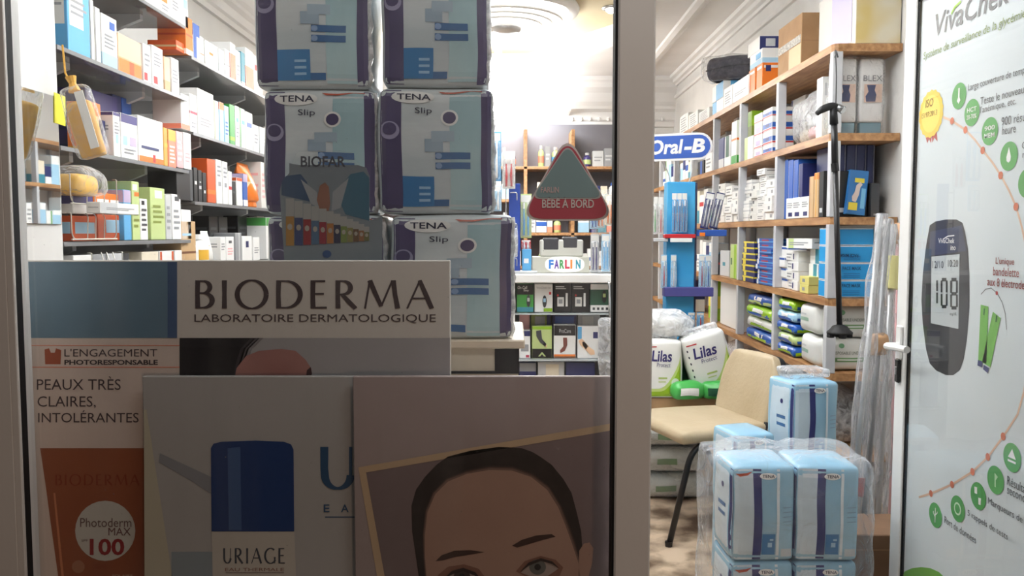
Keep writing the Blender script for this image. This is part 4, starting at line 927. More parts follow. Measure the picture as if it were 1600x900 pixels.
for k, (x0, x1, yt, l_) in enumerate([(309, 321, 371, 'rounded white bottle nearest the rail, far left fourth shelf'), (322, 335, 366, 'taller rounded white bottle with small gold label, far left fourth shelf')]):
    a, w, d, h_ = lput(1.105, 1.38, x0, x1, yt); bottle('lotion_bottle', l_, a, w / 2, h_, 'white', 'white', 'paper' if k == 0 else 'gold')
a, w, d, h_ = lput(1.105, 1.38, 332, 346, 361); squeeze_tube('white squeeze tube between white bottle and cartons, far left fourth shelf', a, w * .8, h_, 'white', 'lgrey', math.pi / 2)
a, w, d, h_ = lput(.93, 1.2, 197, 218, 390)
t = thing('cream_jar', 'white jar with dark grey lid on the near left lowest shelf', 'jar', a); mk('body', *lathe([(.035, 0), (.04, .01), (.04, h_ * .8)], 18), M('lgrey', .3), t, smooth=True); mk('lid', *lathe([(.043, h_ * .8), (.044, h_ * .82), (.043, h_)], 18), M('dgrey', .3), t)
a, w, d, h_ = lput(1.39, 1.66, 371, 379, 262); bottle('spray_bottle', 'small bottle with clear cap between orange tube and white carton', Vector((a.x - .12, a.y, a.z)), .018, h_, 'salmon', 'lgrey')
# white flat cartons in the wire basket
WIRE = M((206, 204, 198), .3, .7)
def basket(label, x0, x1, ytop, z):
    X = XL + .005; ya = ylx(x0, 360, X); yb = ylx(x1, 360, X)
    t = thing('wire_basket', label, 'basket', (X, (ya + yb) / 2, z)); L = (yb - ya) / 2; hh = zat(ytop, (ya + yb) / 2) - z
    loop = smoothpath([(-.014, -L, hh), (0, -L, hh), (0, -L, .004), (0, L, .004), (0, L, hh), (-.014, L, hh)], .03)
    mk('front_wire', *tube(loop, .002, 6), WIRE, t)
    for s in (-.35, .0, .4): mk('hook_wire', *tube(smoothpath([(-.012, L * s, .004), (.0, L * s, .004), (.004, L * s, hh * .9), (-.010, L * s + .012, hh)], .015), 0.0018, 6), WIRE, t)
    mk('rail_wire', *tube([(0, -L, .004), (0, L, .004)], .0028, 6), WIRE, t)
    return t
basket('chrome wire basket around orange cartons on the near left fourth shelf', 112, 182, 334, 1.228)
basket('chrome wire basket above the orange cartons, holding the yellow bag', 112, 184, 276, 1.34)
basket('chrome wire basket on the near left lowest shelf, by the child portrait carton', 142, 190, 394, .933)
a, w, d, h_ = lput(1.39, 1.5, 123, 187, 315)
carton('carton', 'flat white carton lying across the wire basket', 'carton', (XL + .035, a.y, zat(333, 2.6)), w, .045, .036, 'white;v lgrey .0 .42;l grey .3 .6 2', math.pi / 2)
# plastic bags
def bag(name, label, loc, size, rot, col, group=None, inner=None, seed=1, clear=.6, nz=.02):
    t = thing(name, label, 'bag', loc, 0, group); t.rotation_euler = rot
    S = Soft(size[0], size[1], size[2], min(size) * .3, min(size) * .15, nz, 9, seed, 9)
    if inner: mk('contents', *Soft(size[0] * .8, size[1] * .7, size[2] * .78, min(size) * .2, .004, nz * .5, 8, seed + 3, 7).vf, M(inner, .5), t, smooth=True)
    mk('plastic', *S.vf, film('clear_film_%d' % int(clear * 100), clear=clear) if col is None else M(col, .25), t, smooth=True)
    return t
p = at(148, 246, 2.46)
yb_ = bag('hanging_pouch', 'yellow pouch in clear plastic hanging from a string by the pillar', p, (.085, .045, .215), (0, R(-15), 0), None, inner='amber', seed=5, clear=.90, nz=.006)
mk('string', *tube([(.0, 0, .205), (-.012, 0, .26), (.004, 0, .34)], .0028, 6), M('amber', .6), yb_); mk('white_card', *box(.010, .036, -.031, -.029, .02, .19), M('paper'), yb_)
mk('neck', *lathe([(.018, .20), (.01, .225), (.016, .245)], 10), M('amber', .5), yb_)
bag('plastic_pouch', 'yellow cloth in clear plastic lying in the upper wire basket', (XL - .02, 2.63, 1.37), (.16, .12, .085), (0, 0, R(90)), None, inner='gold', seed=8, clear=.88, nz=.01)
# ================================================================== RIGHT SHELVING
RZ = [2.085, 1.695, 1.325, .96, .62, .25]; RY0, RY1 = 3.66, 8.3
POSTS = [3.68, 4.42, 5.13, 5.80, 6.5, 7.2, 7.9]
sh = thing('shelving_unit', 'long wooden shelving with grey posts along the right wall', 'shelves', (XR, RY0, 0))
for i, z in enumerate(RZ):
    y0 = RY0 + (0 if i in (0,) else .0)
    # rounded front corner at the near end
    z -= .001; pts = [(0, .03), (.006, .010), (.02, .002)] + ([(WR - XR - .004, 0)]) + [(WR - XR - .004, RY1 - RY0), (0, RY1 - RY0)]
    n = len(pts); v = [(x, y, z - .034) for x, y in pts] + [(x, y, z) for x, y in pts]
    mk('board', v, [tuple(range(n))[::-1], tuple(range(n, 2 * n))] + [(k, (k + 1) % n, (k + 1) % n + n, k + n) for k in range(n)], WOOD, sh)
for y in POSTS:
    for i in range(6):
        z0 = RZ[i + 1] if i < 5 else 0; z1 = RZ[i] - .034
        mk('post', *box(-.002, .042, y - RY0 - .018, y - RY0 + .018, z0, z1, .002), GPAINT, sh)
    if y > 4: mk('wall_post', *box(.265, .30, y - RY0 - .018, y - RY0 + .018, 0, RZ[0] - .036, .001), GPAINT, sh)
def rput(x0, xm, yt, zb, dep, ins):
    X = XR + ins; yn = atX(xm, yt + 25, X).y; yf = atX(x0, yt + 25, X).y
    if zb < RZ[0] - .01:
        if any(yn - .022 < q < yf + .022 for q in POSTS): ins = max(ins, .046); X = XR + ins
        dep = min(dep, .262 - ins)
    h = zat(yt, yn) - zb if xm - x0 > 26 else zat(yt, (yn + yf) / 2) - zb
    return Vector((X + dep / 2, (yn + yf) / 2, zb)), max(.012, yf - yn - .003), dep, max(.02, h)
BAYS = {1: 'nearest bay', 2: 'second bay', 3: 'third bay', 4: 'fourth bay'}
ROWN = ['top', 'second', 'third', 'fourth', 'fifth']
def rlabel(desc, i, bay, row): return '%s, %s in the %s, %s right shelf' % (desc, ORD[i], BAYS[bay], ROWN[row])
def row_right(row, bay, items, start=1):
    i = start
    for it in items:
        x0, xm, yt, desc, style = it[:5]; dep = it[5] if len(it) > 5 else .12; ins = it[6] if len(it) > 6 else .012; zb = it[7] if len(it) > 7 else RZ[row]
        loc, w, d, h = rput(x0, xm, yt, zb, dep, ins)
        if row > 0: h = min(h, RZ[row - 1] - .036 - zb)
        carton('carton', rlabel(desc, i, bay, row), 'carton', loc, w, d, h, style, -math.pi / 2, 'cartons on the right shelving'); i += 1
KRAFT = PM('kraft_cardboard', (158, 122, 86), (176, 140, 102), 6, 0.7, bump=0.1, bscale=40)
def facing(x0, x1, Y, zb, ytop): # box facing the street: centre x, width, height
    a = at(x0, ytop, Y); b = at(x1, ytop, Y); return (a.x + b.x) / 2, b.x - a.x, a.z - zb
# ---- top of the unit
t = thing('storage_carton', 'large water stained white carton at the near end of the top right shelf', 'carton', (1.615, 3.90, RZ[0]))
mk('body', *box(-.10, .10, -.22, .22, 0, .42, .004), M((214, 211, 204), .6), t)
mk('yellowed_end', *box(-.098, .099, -.2206, -.2201, .004, .416), PM('yellowed_card', (206, 184, 122), (214, 206, 184), 4, 0.6, lo=.4, hi=.6, detail=2), t)
mk('lilac_paper', *box(-.1025, -.1005, -.18, .05, .02, .27), M((196, 190, 214), .6), t); mk('lid_seam', *box(-.1015, -.1005, -.22, .22, .30, .304), M('lgrey'), t)
for k in range(5): mk('printed_line', *box(-.06, .02, -.2212, -.2203, .22 + k * .014, .225 + k * .014), M('paper'), t)
t = thing('cardboard_box', 'brown cardboard box with shiny tape on the top right shelf', 'box', (1.512, 4.38, RZ[0]))
mk('body', *box(-.055, .055, -.18, .18, 0, .275, .003), KRAFT, t); mk('tape', *box(-.0565, -.0552, -.17, .18, .13, .17), film('tape_film', (250, 246, 236), .5, .06, 60), t); mk('side_flap', *box(-.0562, -.0551, -.178, .0, .005, .125), M((206, 178, 140), .5), t)
mk('flap_seam', *box(-.055, .055, -.1812, -.1802, .135, .138), M((150, 112, 78)), t)
a, w, d, h_ = rput(1181, 1191, 93, RZ[0], .10, .03)
zb2 = RZ[0] + .15
for k, (x0, xm, lab) in enumerate([(1182, 1191, 'orange carton with navy badge touching the brown box, top right shelf'), (1170, 1180, 'narrower orange carton beside the brown box pair, top right shelf')]):
    a, w, d, h_ = rput(x0, xm, 93, RZ[0], .10, .03)
    c_ = carton('carton', lab, 'carton', a, w, d, .15, 'orange;q white .1 .8 .9 .9', -math.pi / 2, 'orange cartons on the top right shelf')
    mk('badge', *box(w / 2 + .0006, w / 2 + .0012, -.03, .0, .1, .135), M('navy'), c_); 
a, w, d, h_ = rput(1172, 1191, 60, zb2, .10, .03)
carton('carton', 'white and pale blue carton stacked on the orange cartons', 'carton', (a.x, a.y, zb2), w, d, .085, 'white;b lblue .35;q sky .5 .4 .9 .8', -math.pi / 2)
carton('carton', 'navy carton with white label topmost on the top right shelf', 'carton', (a.x + .02, a.y + .05, zb2 + .085), w, .14, .08, 'white;v navy .0 .0', -math.pi / 2)
mk('navy_end', *box(w / 2 + .0003, w / 2 + .001, -.07, .07, .002, .078), M('navy'), SC.objects['carton' if False else [o.name for o in SC.objects if o.get('label', '').startswith('navy carton with white')][0]])
mk('white_label', *box(w / 2 + .0011, w / 2 + .0016, -.035, .02, .02, .065), M('lgrey'), [o for o in SC.objects if o.get('label', '').startswith('navy carton with white')][0])
row_right(0, 2, [(1145, 1169, 124, 'long plain white carton', 'white;l grey .3 .5 2', .12, .02), (1131, 1144, 136, 'white carton with grey figures', 'white;l grey .2 .8 5', .12, .02), (1113, 1130, 157, 'white and blue carton below the cushion bag', 'white;v sky .0 .4', .14, .02)])
a, w, d, h_ = rput(1113, 1130, 130, RZ[0] + .105, .14, .02)
carton('carton', 'blue and white carton directly under the charcoal cushion', 'carton', (a.x, a.y, RZ[0] + .0 + max(.03, zat(157, (atX(1121, 170, XR + .02)).y) - RZ[0]) + .001), w, d, .11, 'white;v sky .35 1', -math.pi / 2)
zc_ = RZ[0] + max(.03, zat(157, (atX(1121, 170, XR + .02)).y) - RZ[0]) + .113
cu = thing('cushion_bag', 'charcoal folded cushion in clear plastic on top of the blue carton', 'cushion', (XR + .08, a.y - .12, zc_), R(-30))
mk('cushion', *Soft(.30, .16, .15, .035, .012, .008, 9, 2, 8).vf, PM('charcoal_cloth', (52, 50, 62), (70, 68, 80), 60, .9), cu, smooth=True)
mk('fold', *tube([(-.15, -.085, .065), (0, -.094, .085), (.15, -.085, .085)], .004, 6), M((40, 38, 48), .9), cu); mk('plastic_bag', *Soft(.36, .18, .16, .03, .01, .012, 14, 3, 8).vf, film('clear_film_94', clear=.94), cu, smooth=True)
for k, (x0, xm, yt, l_) in enumerate([(1092, 1108, 172, 'first'), (1076, 1090, 176, 'second'), (1062, 1075, 180, 'third')]):
    a, w, d, h_ = rput(x0, xm, yt, RZ[0], .14, .02); carton('carton', 'pale paper bundle on the far top right shelf, %s behind the cushion bag' % l_, 'bundle', a, w, d, h_, 'paper;l grey .1 .9 6;v lgrey .7 .75', -math.pi / 2, 'pale bundles far along the top right shelf')
# ---- second shelf
for k, (x0, x1, l_) in enumerate([(1308, 1341, 'white knee brace pack with photo panel, left of the pair in the end bay'), (1346, 1383, 'white knee brace pack with photo panel, right of the pair in the end bay')]):
    cx, w, h_ = facing(x0, x1, 3.72, RZ[1], 91); t = thing('brace_pack', l_, 'pack', (cx, 3.77, RZ[1]), 0, 'knee brace packs in the end bay')
    S = Soft(w, .09, h_, .012, .006, .002, 9, k, 8); mk('clear_foot', *box(-w * .46, w * .46, -.04, .04, .0, h_ * .16, .004), M((112, 142, 156), .2), t)
    mk('wrapper', [(p.x, p.y, p.z * .84 + h_ * .16) for p in S.vf[0]], S.vf[1], M((224, 222, 220), .35), t, smooth=True)
    y = -.0535
    mk('lettering', [(w * (-.40 + .8 * a), y, h_ * (.70 + .075 * b)) for a, b in textmesh('BLEX', .0)[0]], textmesh('BLEX')[1], M((120, 120, 122)), t)
    ph = mk('photo_panel', *box(-w * .36, w * .40, y - .0004, y, h_ * .42, h_ * .66), M((206, 178, 162)), t); mk('photo_brace', [(w * a, y - .0008, h_ * b) for a, b in [(-.27, .43), (.12, .43), (.16, .52), (.08, .58), (.13, .65), (-.25, .65), (-.18, .56), (-.3, .5)]], poly2([(-.27, .43), (.12, .43), (.16, .52), (.08, .58), (.13, .65), (-.25, .65), (-.18, .56), (-.3, .5)]), M((70, 74, 104)), ph)
    mk('clear_bag', *Soft(w * 1.12, .10, h_ * 1.02, .014, .003, .008, 16, k + 9, 8).vf, film('clear_film_97', clear=.97), t, smooth=True)
row_right(1, 1, [(1276, 1285, 122, 'white carton with grey lid behind the post', 'white;q lgrey .2 .7 .8 .9', .06, .05), (1236, 1258, 153, 'navy edged pale carton at the back', 'paper;v navy .0 .12', .06, .2), (1220, 1232, 178, 'small navy carton at the back', 'navy;q white .3 .3 .7 .6', .06, .2)])
bg_ = bag('plastic_bag', 'large clear bag full of small goods, nearest bay, second right shelf', (XR + .155, 4.13, RZ[1] + .004), (.50, .18, .24), (0, 0, R(-90)), None, seed=11, clear=.8, nz=.018)
for k, (x, y, z, c, s) in enumerate([(-.18, -.02, .02, 'cream', .07), (-.05, -.03, .03, 'pink', .06), (.08, -.02, .02, 'mauve', .06), (.19, -.02, .02, 'lime', .065), (.02, .03, .09, 'paper', .07), (-.2, .02, .1, 'lgrey', .06)]):
    mk('bagged_item', [(p.x + x, p.y + y, p.z + z) for p in Soft(s * 1.5, s, s, s * .3, .004, .004, 12, k, 4).vf[0]], Soft(s * 1.5, s, s, s * .3, .004, .004, 12, k, 4).vf[1], M(c, .4), bg_, smooth=True)
def stack_right(row, bay, x0, xm, ys, desc, style, dep=.12, ins=.02, group=None, jit=.0):
    """cartons piled on each other: ys from the lowest top edge to the highest"""
    zb = RZ[row] + .0005
    for k, yt in enumerate(ys):
        a, w, d, h = rput(x0, xm, yt, zb, dep, ins + rnd.uniform(0, jit)); 
        if row > 0: h = min(h, RZ[row - 1] - .038 - zb)
        if h < .012: break
        carton('carton', rlabel('%s, %s from below' % (desc, ORD[k + 1]), 1, bay, row).replace(', first in the', ', stacked in the') if group is None else '%s, %s up, %s, %s right shelf' % (desc, ORD[k + 1], BAYS[bay], ROWN[row]), 'carton', (a.x, a.y, zb), w, d, h - .001, style, -math.pi / 2 + rnd.uniform(-.03, .03) * (jit > 0), group or 'stacked cartons on the right shelving')
        zb += h
stack_right(1, 2, 1192, 1206, [226, 205, 184, 170], 'white carton with red and blue stripes beside post', 'white;h red .05 .16;h blue .2 .55;q navy .3 .3 .7 .5', .12, .015, 'striped cartons in the second bay'); stack_right(1, 2, 1178, 1190, [232, 212, 192, 178], 'white carton with blue oval and red line', 'white;h red .06 .14;q mauve .2 .2 .8 .6', .12, .015, 'blue oval cartons in the second bay')
row_right(1, 2, [(1161, 1175, 176, 'olive green carton', 'olive;t lime .3', .1, .06), (1163, 1176, 214, 'white and green bottle carton', 'white;v lgreen .0 .4', .08, .01)])
row_right(1, 3, [(1143, 1151, 190, 'white carton with orange line', 'white;h orange .55 .6;b green .2'), (1146, 1152, 178, 'tall white carton behind', 'white;l grey .2 .8 4', .06, .14), (1132, 1142, 212, 'grey white bottle carton', 'lgrey;v dkgreen .2 .7;b white .3'), (1123, 1131, 216, 'navy carton', 'navy;b lgrey .3'), (1116, 1122, 226, 'dark carton', 'dgrey;b white .2')])
row_right(1, 4, [(1102, 1112, 240, 'white carton', 'white;l grey .2 .8 3'), (1090, 1100, 252, 'black and blue carton', 'black;v blue .4 .7'), (1078, 1089, 256, 'white and yellow carton', 'white;h yellow .4 .6')])
# ---- third shelf
for k, (x0, x1) in enumerate([(1308, 1322), (1325, 1339), (1341, 1354), (1357, 1367)]):
    cx, w, h_ = facing(x0, x1, 3.80, RZ[2], 226); t = thing('binder', '%s dark blue binder from the cane in the end bay' % ORD[k + 1], 'binder', (cx, 3.93, RZ[2]), 0, 'dark blue binders in the end bay')
    mk('cover', *box(-w / 2, w / 2, -.12, .12, 0, h_, .003), M((44, 52, 96), .4), t); mk('finger_ring', *tube([(.008 * math.cos(q), -.1215, .035 + .008 * math.sin(q)) for q in [i * math.pi / 6 for i in range(12)]], .0018, 5, True), M('lgrey', .3, .8), t)
    mk('spine_edge', *box(w / 2 + .0005, w / 2 + .003, -.121, .12, 0, h_), M((150, 152, 168), .4), t)
cx, w, h_ = facing(1326, 1356, 3.72, RZ[2], 268); t = thing('insole_box', 'leaning bright blue insole box with a foot picture and yellow tags', 'box', (cx, 3.76, RZ[2] + .009), 0); t.rotation_euler = (R(-4), R(6), 0)
mk('body', *box(-w / 2, w / 2, -.02, .02, 0, h_, .002), M((46, 122, 190), .35), t)
mk('yellow_tag', *box(-w * .42, w * .05, -.0212, -.0202, .02, .055), M('yellow'), t); mk('yellow_tag', *box(-w * .2, w * .3, -.0212, -.0202, h_ * .72, h_ * .82), M('yellow'), t)
fp = [(-.25, .3), (-.05, .28), (.08, .45), (.12, .62), (.22, .68), (.1, .74), (-.1, .66), (-.16, .5), (-.28, .4)]; mk('foot_picture', [(w * a, -.0214, h_ * b) for a, b in fp], poly2(fp), M((222, 206, 198)), t)
v_, f_ = textmesh('FOOT CARE', .01); mk('print_line', *box(w * .2, w * .42, -.0212, -.0202, h_ * .15, h_ * .6), M((120, 190, 226)), t)
cx, w, h_ = facing(1363, 1376, 3.74, RZ[2], 286); carton('carton', 'dark grey upright carton by the wall in the end bay', 'carton', (cx, 3.79, RZ[2]), w, .09, h_, 'dgrey;q grey .3 .04 .8 .1')
for k, (x0, xm, yt, c, l_) in enumerate([(1240, 1247, 250, 'blue', 'first bright blue folder'), (1232, 1239, 250, 'blue', 'second bright blue folder'), (1226, 1231, 250, 'blue', 'third bright blue folder'), (1219, 1225, 249, 'lgrey', 'clear grey folder beside the second post'), (1248, 1254, 256, 'navy', 'dark navy folder')]):
    a, w, d, h_ = rput(x0, xm, yt, RZ[2], .22, .03); carton('folder', '%s standing in the nearest bay, third right shelf' % l_, 'folder', a, w, d, min(h_, .335), c + ';v lgrey .02 .08', -math.pi / 2, 'folders in the nearest bay')
row_right(2, 1, [(1272, 1279, 270, 'yellow beige book', 'tan;t orange .15;v amber .4 .6', .16, .02), (1264, 1271, 276, 'second beige book', 'tan;v brown .1 .2', .16, .02), (1280, 1287, 268, 'black binder by the corner post', 'black;q lgrey .2 .1 .8 .2', .2, .01)])
for k, (x0, xm) in enumerate([(1243, 1256), (1231, 1242), (1222, 1230)]):
    a, w, d, h_ = rput(x0, xm, 312, RZ[2], .05, .0); carton('carton', 'leaning white carton with navy patch, %s from corner post, third right shelf' % ORD[k + 1], 'carton', (a.x + .02, a.y, a.z + .001), w, .04, .105, 'white;q navy .3 .1 .8 .3;l grey .5 .8 3', -math.pi / 2 + .1 * k, 'leaning white cartons on the third right shelf')
def pile(row, bay, x0, x1, ncol, ytop, desc, styles, hgt=.045, dep=.1, ins=.02, jit=.02, cat='carton'):
    X = XR + ins; yn = atX(x1, ytop + 40, X).y; yf = atX(x0, ytop + 40, X).y; w = (yf - yn) / ncol
    zt = min(zat(ytop, (yn + yf) / 2), (RZ[row - 1] - .045) if row else 9)
    for c in range(ncol):
        nn = 0; z = RZ[row] + .0005; stl = styles[c % len(styles)]; hh = hgt * rnd.uniform(.85, 1.2); top = zt - rnd.uniform(0, .05)
        while z + hh < top:
            nn += 1
            carton(cat, ('%s, %s up%s, %s, %s right shelf' % (desc, ORD[nn], '' if ncol == 1 else ' in the %s column' % ORD[c + 1], BAYS[bay], ROWN[row])), 'carton', (X + dep / 2 + rnd.uniform(0, jit), yn + w * (c + .5), z), w * rnd.uniform(.9, .98), dep, hh, stl, -math.pi / 2 + rnd.uniform(-.04, .04), '%s, %s right shelf, %s' % (desc, ROWN[row], BAYS[bay])); z += hh + .0005
WS = ['white;q grey .55 .3 .8 .7', 'white;l grey .2 .8 2', 'paper;q dgrey .1 .3 .3 .7', 'white;h lgrey .4 .6']
pile(2, 2, 1160, 1206, 4, 262, 'small white carton piled up', WS, .042)
pile(2, 3, 1122, 1152, 3, 282, 'flat white carton piled up', WS, .05)
for k in range(4):
    a, w, d, h_ = rput(1124 + k * 7, 1130 + k * 7, 318, RZ[2], .06, .0); 
# ---- fourth shelf
for k in range(4):
    cx, w, h_ = facing(1295, 1366, 3.70, RZ[3], 352); zb = RZ[3] + k * .0785 + .001
    c_ = carton('mask_box', 'blue face mask box, %s from below, in the end bay' % ORD[k + 1], 'box', (cx, 3.755, zb), w, .105, .077, 'cyan;t white .06;b white .04', 0, 'blue face mask boxes')
    if k < 3:
        v_, f_ = textmesh('FACE MASK', .015); fl = -1 if k == 2 else 1
        mk('lettering', [(fl * (-.035 + .085 * a), -.0540, (.045 + .016 * b) if fl > 0 else (.04 - .016 * b)) for a, b in v_], f_, M((20, 66, 110)), c_)
        for q in range(3): mk('fine_print', *box(-.03, .045, -.0540, -.0535, .012 + q * .008, .0145 + q * .008), M((24, 100, 160)), c_)
pile(3, 1, 1217, 1247, 3, 372, 'small white medicine carton', ['white;q navy .1 .2 .3 .8', 'white;l grey .2 .8 2', 'white;h blue .7 .9'], .048)
pile(3, 1, 1262, 1278, 1, 362, 'white and teal medicine carton', ['white;v teal .5 .9'], .06, .1, .05)
pile(3, 1, 1248, 1262, 1, 410, 'yellow medicine carton', ['lemon;q grey .3 .3 .6 .7'], .04, .1, .0, .004)
a, w, d, h_ = rput(1232, 1258, 378, RZ[3] + .19, .1, .0)
carton('carton', 'long white carton tilted on the pile, nearest bay, fourth right shelf', 'carton', (a.x, a.y, RZ[3] + .215), w, .09, .05, 'white;v lgreen .1 .3;l grey .3 .7 2', -math.pi / 2 + .2)
pile(3, 2, 1180, 1206, 1, 366, 'flat blue dressing pack', ['blue;h sky .3 .5;q crimson .3 .5 .7 .8;v white .05 .15'], .028, .12, .0, .01); pile(3, 2, 1158, 1179, 1, 368, 'flat black and yellow dressing pack', ['navy;t yellow .3;v yellow .1 .3'], .03, .12, .0, .012)
row_right(3, 2, [(1184, 1205, 410, 'green carton under the blue packs', 'lgreen;q green .1 .2 .5 .7', .05, -.035)])
row_right(3, 3, [(1141, 1151, 382, 'lime green carton', 'lgreen;v lime .6 .9;q dkgreen .1 .4 .3 .6'), (1125, 1139, 392, 'pale grey carton with teal square', 'lgrey;q teal .3 .4 .6 .55', .1, .04), (1112, 1123, 398, 'dark carton with red bands', 'dgrey;h red .5 .6')])
# ---- fifth shelf
for k in range(2):
    cx, w, h_ = facing(1297, 1360, 3.72, RZ[4], 488); t = thing('underpad_bag', '%s white disposable underpad bag in the end bay' % ('lower', 'upper')[k], 'bag', (cx, 3.78, RZ[4] + .002 + k * .152), 0, 'white underpad bags')
    S = Soft(w, .10, .145, .025, .004, .003, 9, k + 20, 8); mk('wrapper', *S.vf, M((216, 216, 210), .35), t, smooth=True)
    mk('lettering', *S.text('front', 'DISPOSABLE UNDERPAD', .1, .52, 1.0, .62, .006), M((120, 128, 116)), t); mk('green_bar', *S.patch('front', .1, .28, .9, .42, 6, 1), M((120, 160, 110)), t); mk('bar_text', *S.patch('front', .22, .33, .85, .37, 6, 1, .002), M('white'), t)
    for u in (.1, .32): mk('leaf_logo', *S.disc('front', u, .8, .07, .08, 12), M((110, 160, 120)), t)
for k, (x0, xm, yt, z, l_) in enumerate([(1247, 1275, 530, RZ[4] + .002, 'lower'), (1247, 1275, 476, RZ[4] + .152, 'upper')]):
    a, w, d, h_ = rput(x0, xm, yt, z, .18, .01); t = thing('white_bag', '%s creased white bag beside the corner post, fifth right shelf' % l_, 'bag', (a.x, a.y, z + .001), -math.pi / 2, 'creased white bags on the fifth right shelf')
    S = Soft(w, .17, .138, .03, .006, .008, 9, 30 + k, 8); mk('wrapper', *S.vf, M('paper', .35), t, smooth=True); mk('printed_tag', *S.patch('front', .15, .4, .6, .52, 4, 1), M((150, 180, 160)), t); mk('printed_tag', *S.patch('front', .15, .6, .5, .66, 4, 1), M('lgrey'), t)
def wipes(label, X, Y, z, w, d, h, c1, c2, seed, rotz=-math.pi / 2):
    t = thing('wipes_pack', label, 'wipes pack', (X, Y, z), rotz, 'colourful wipes packs on the fifth right shelf')
    S = Soft(w, d, h - .008, h * .3, h * .06, .008, 16, seed, 8); mk('wrapper', *S.vf, M(c1, .25), t, smooth=True)
    mk('lower_band', *S.patch('front', .02, .1, .98, .45, 6, 2), M(c2, .25), t); mk('white_flash', *S.patch('front', .3, .5, .7, .85, 3, 2), M('white', .3), t); mk('end_seal', *S.patch('right', .1, .1, .9, .5, 3, 2), M(c2, .25), t)
for k in range(5):
    z = RZ[4] + .002 + k * .0585; wipes('lime and blue wipes pack, %s from below, nearest bay, fifth right shelf' % ORD[k + 1], XR + .09, 4.25, z, .26, .16, .057, ['blue', 'lgreen', 'blue', 'lblue', 'lime'][k], ['lime', 'blue', 'lime', 'blue', 'blue'][k], 40 + k)
for k in range(4):
    z = RZ[4] + .001 + k * .07; wipes('yellow green wipes pack, %s from below, second bay, fifth right shelf' % ORD[k + 1], XR + .10 + .01 * (k % 2), 4.74, z, .5, .17, .068, ['blue', 'paper', 'lime', 'blue'][k], ['lime', 'lime', 'blue', 'lgreen'][k], 50 + k)
a = atX(1152, 520, XR); t = thing('storage_carton', 'tall white carton with small grey logo, third bay, fifth right shelf', 'carton', (XR + .155, 5.47, RZ[4] + .001))
mk('body', *box(-.105, .105, -.27, .27, 0, .30, .003), M((222, 222, 220)), t)
for k in range(4): mk('printed_bar', *box(-.02, .09, -.2712, -.2703, .04 + k * .06, .055 + k * .06), M('lgrey'), t)
mk('logo', *lathe([(.018, 0), (.018, .001)], 14), M('grey'), t).matrix_local = Matrix.Translation((.03, -.2712, .265)) @ Matrix.Rotation(R(90), 4, 'X')
carton('carton', 'lime carton behind the tall white carton, fifth right shelf', 'carton', (XR + .16, 6.0, RZ[4]), .25, .2, .30, 'lime;h yellow .3 .6', -math.pi / 2)
# ---- lowest shelf: bags in shadow
for k, (y, c) in enumerate([(4.05, 'dgrey'), (4.78, 'grey'), (5.47, 'dorange')]):
    bag('plastic_bag', ['grey plastic bag under the fifth right shelf, nearest bay', 'pale plastic bag under the fifth right shelf, second bay', 'orange bundle in plastic under the tall white carton'][k], (XR + .16, y, RZ[5] + .012), (.5, .17, .24), (0, 0, R(90)), None, inner=c, seed=60 + k, clear=.6, nz=.015)
# ---- far bays, seen small beside the sign and in the mirror
ccols = ['white;l grey .2 .8 3', 'white;h blue .3 .5', 'paper;b salmon .3', 'white;v green .1 .3', 'lblue;t white .3', 'white;h red .6 .75', 'lgrey;l grey .2 .7 3', 'cream;b teal .4', 'navy;b white .4']
CNAME = dict(white='small white', paper='small off-white', lblue='small pale blue', lgrey='small light grey', cream='small cream', navy='small navy', teal='small teal', grey='small grey')
for row in range(1, 5):
    ii = 0
    for b in range(3, 6):
        y = POSTS[b] + .06
        while y < POSTS[b + 1] - .14:
            w = rnd.uniform(.07, .14); h_ = rnd.uniform(.12, .27)
            if not (row in (1, 4) and b == 3): ii += 1; sty = rnd.choice(ccols); carton('carton', '%s carton, %s along the far bays, %s right shelf' % (CNAME[sty.split(';')[0]], ORD[ii], ROWN[row]), 'carton', (XR + .08, y + w / 2, RZ[row]), w - .006, .11, h_, sty, -math.pi / 2, 'small cartons in the far bays of the right shelving')
            y += w

# ================================================================== CANE hanging in front of the corner post
YC = 3.42; pt = at(1305, 168, YC); pb = at(1312, 520, YC)
cn = thing('walking_cane', 'black telescopic walking cane with torch handle hanging by the shelf end', 'cane', pb)
V = lambda px, py, dy=0.0: at(px, py, YC + dy) - pb
mk('upper_shaft', *tube([V(1303, 190), V(1305, 262)], .0135, 12), M('black', .35), cn, smooth=True); mk('lower_shaft', *tube([V(1305, 262), V(1312, 512)], .0115, 12), M((26, 26, 29), .35), cn, smooth=True)
mk('locking_collar', *tube([V(1304, 255), V(1305.5, 268)], .0155, 12), M('black', .5), cn); mk('grip', *tube(smoothpath([V(1276, 178), V(1284, 171), V(1300, 165), V(1312, 170)], .02), [.010, .012, .014, .015, .016, .016, .016, .016, .016, .016, .016, .016, .016, .014][:len(smoothpath([V(1276, 178), V(1284, 171), V(1300, 165), V(1312, 170)], .02))], 10), M('black', .5), cn, smooth=True)
mk('neck', *tube([V(1302, 168), V(1303, 194)], [.014, .0175], 12), M('black', .5), cn, smooth=True)
mk('torch', *tube([V(1308, 166), V(1317, 172, -.02)], [.012, .017], 12), M('grey', .25, .7), cn, smooth=True); mk('torch_lens', *tube([V(1317, 172, -.02), V(1317.5, 172.4, -.022)], [.014, .013], 12), M((220, 224, 228), .1), cn)
mk('cord', *tube([V(1306, 163), V(1307, 120), V(1306, 92, .02), Vector((XR + .01, RY0 + .012, RZ[0] - .028)) - pb], .0022, 6), M('black', .6), cn); mk('cord_clip', *tube([V(1305, 90), V(1307, 80), V(1309, 90)], .004, 6), M('dgrey', .4, .6), cn)
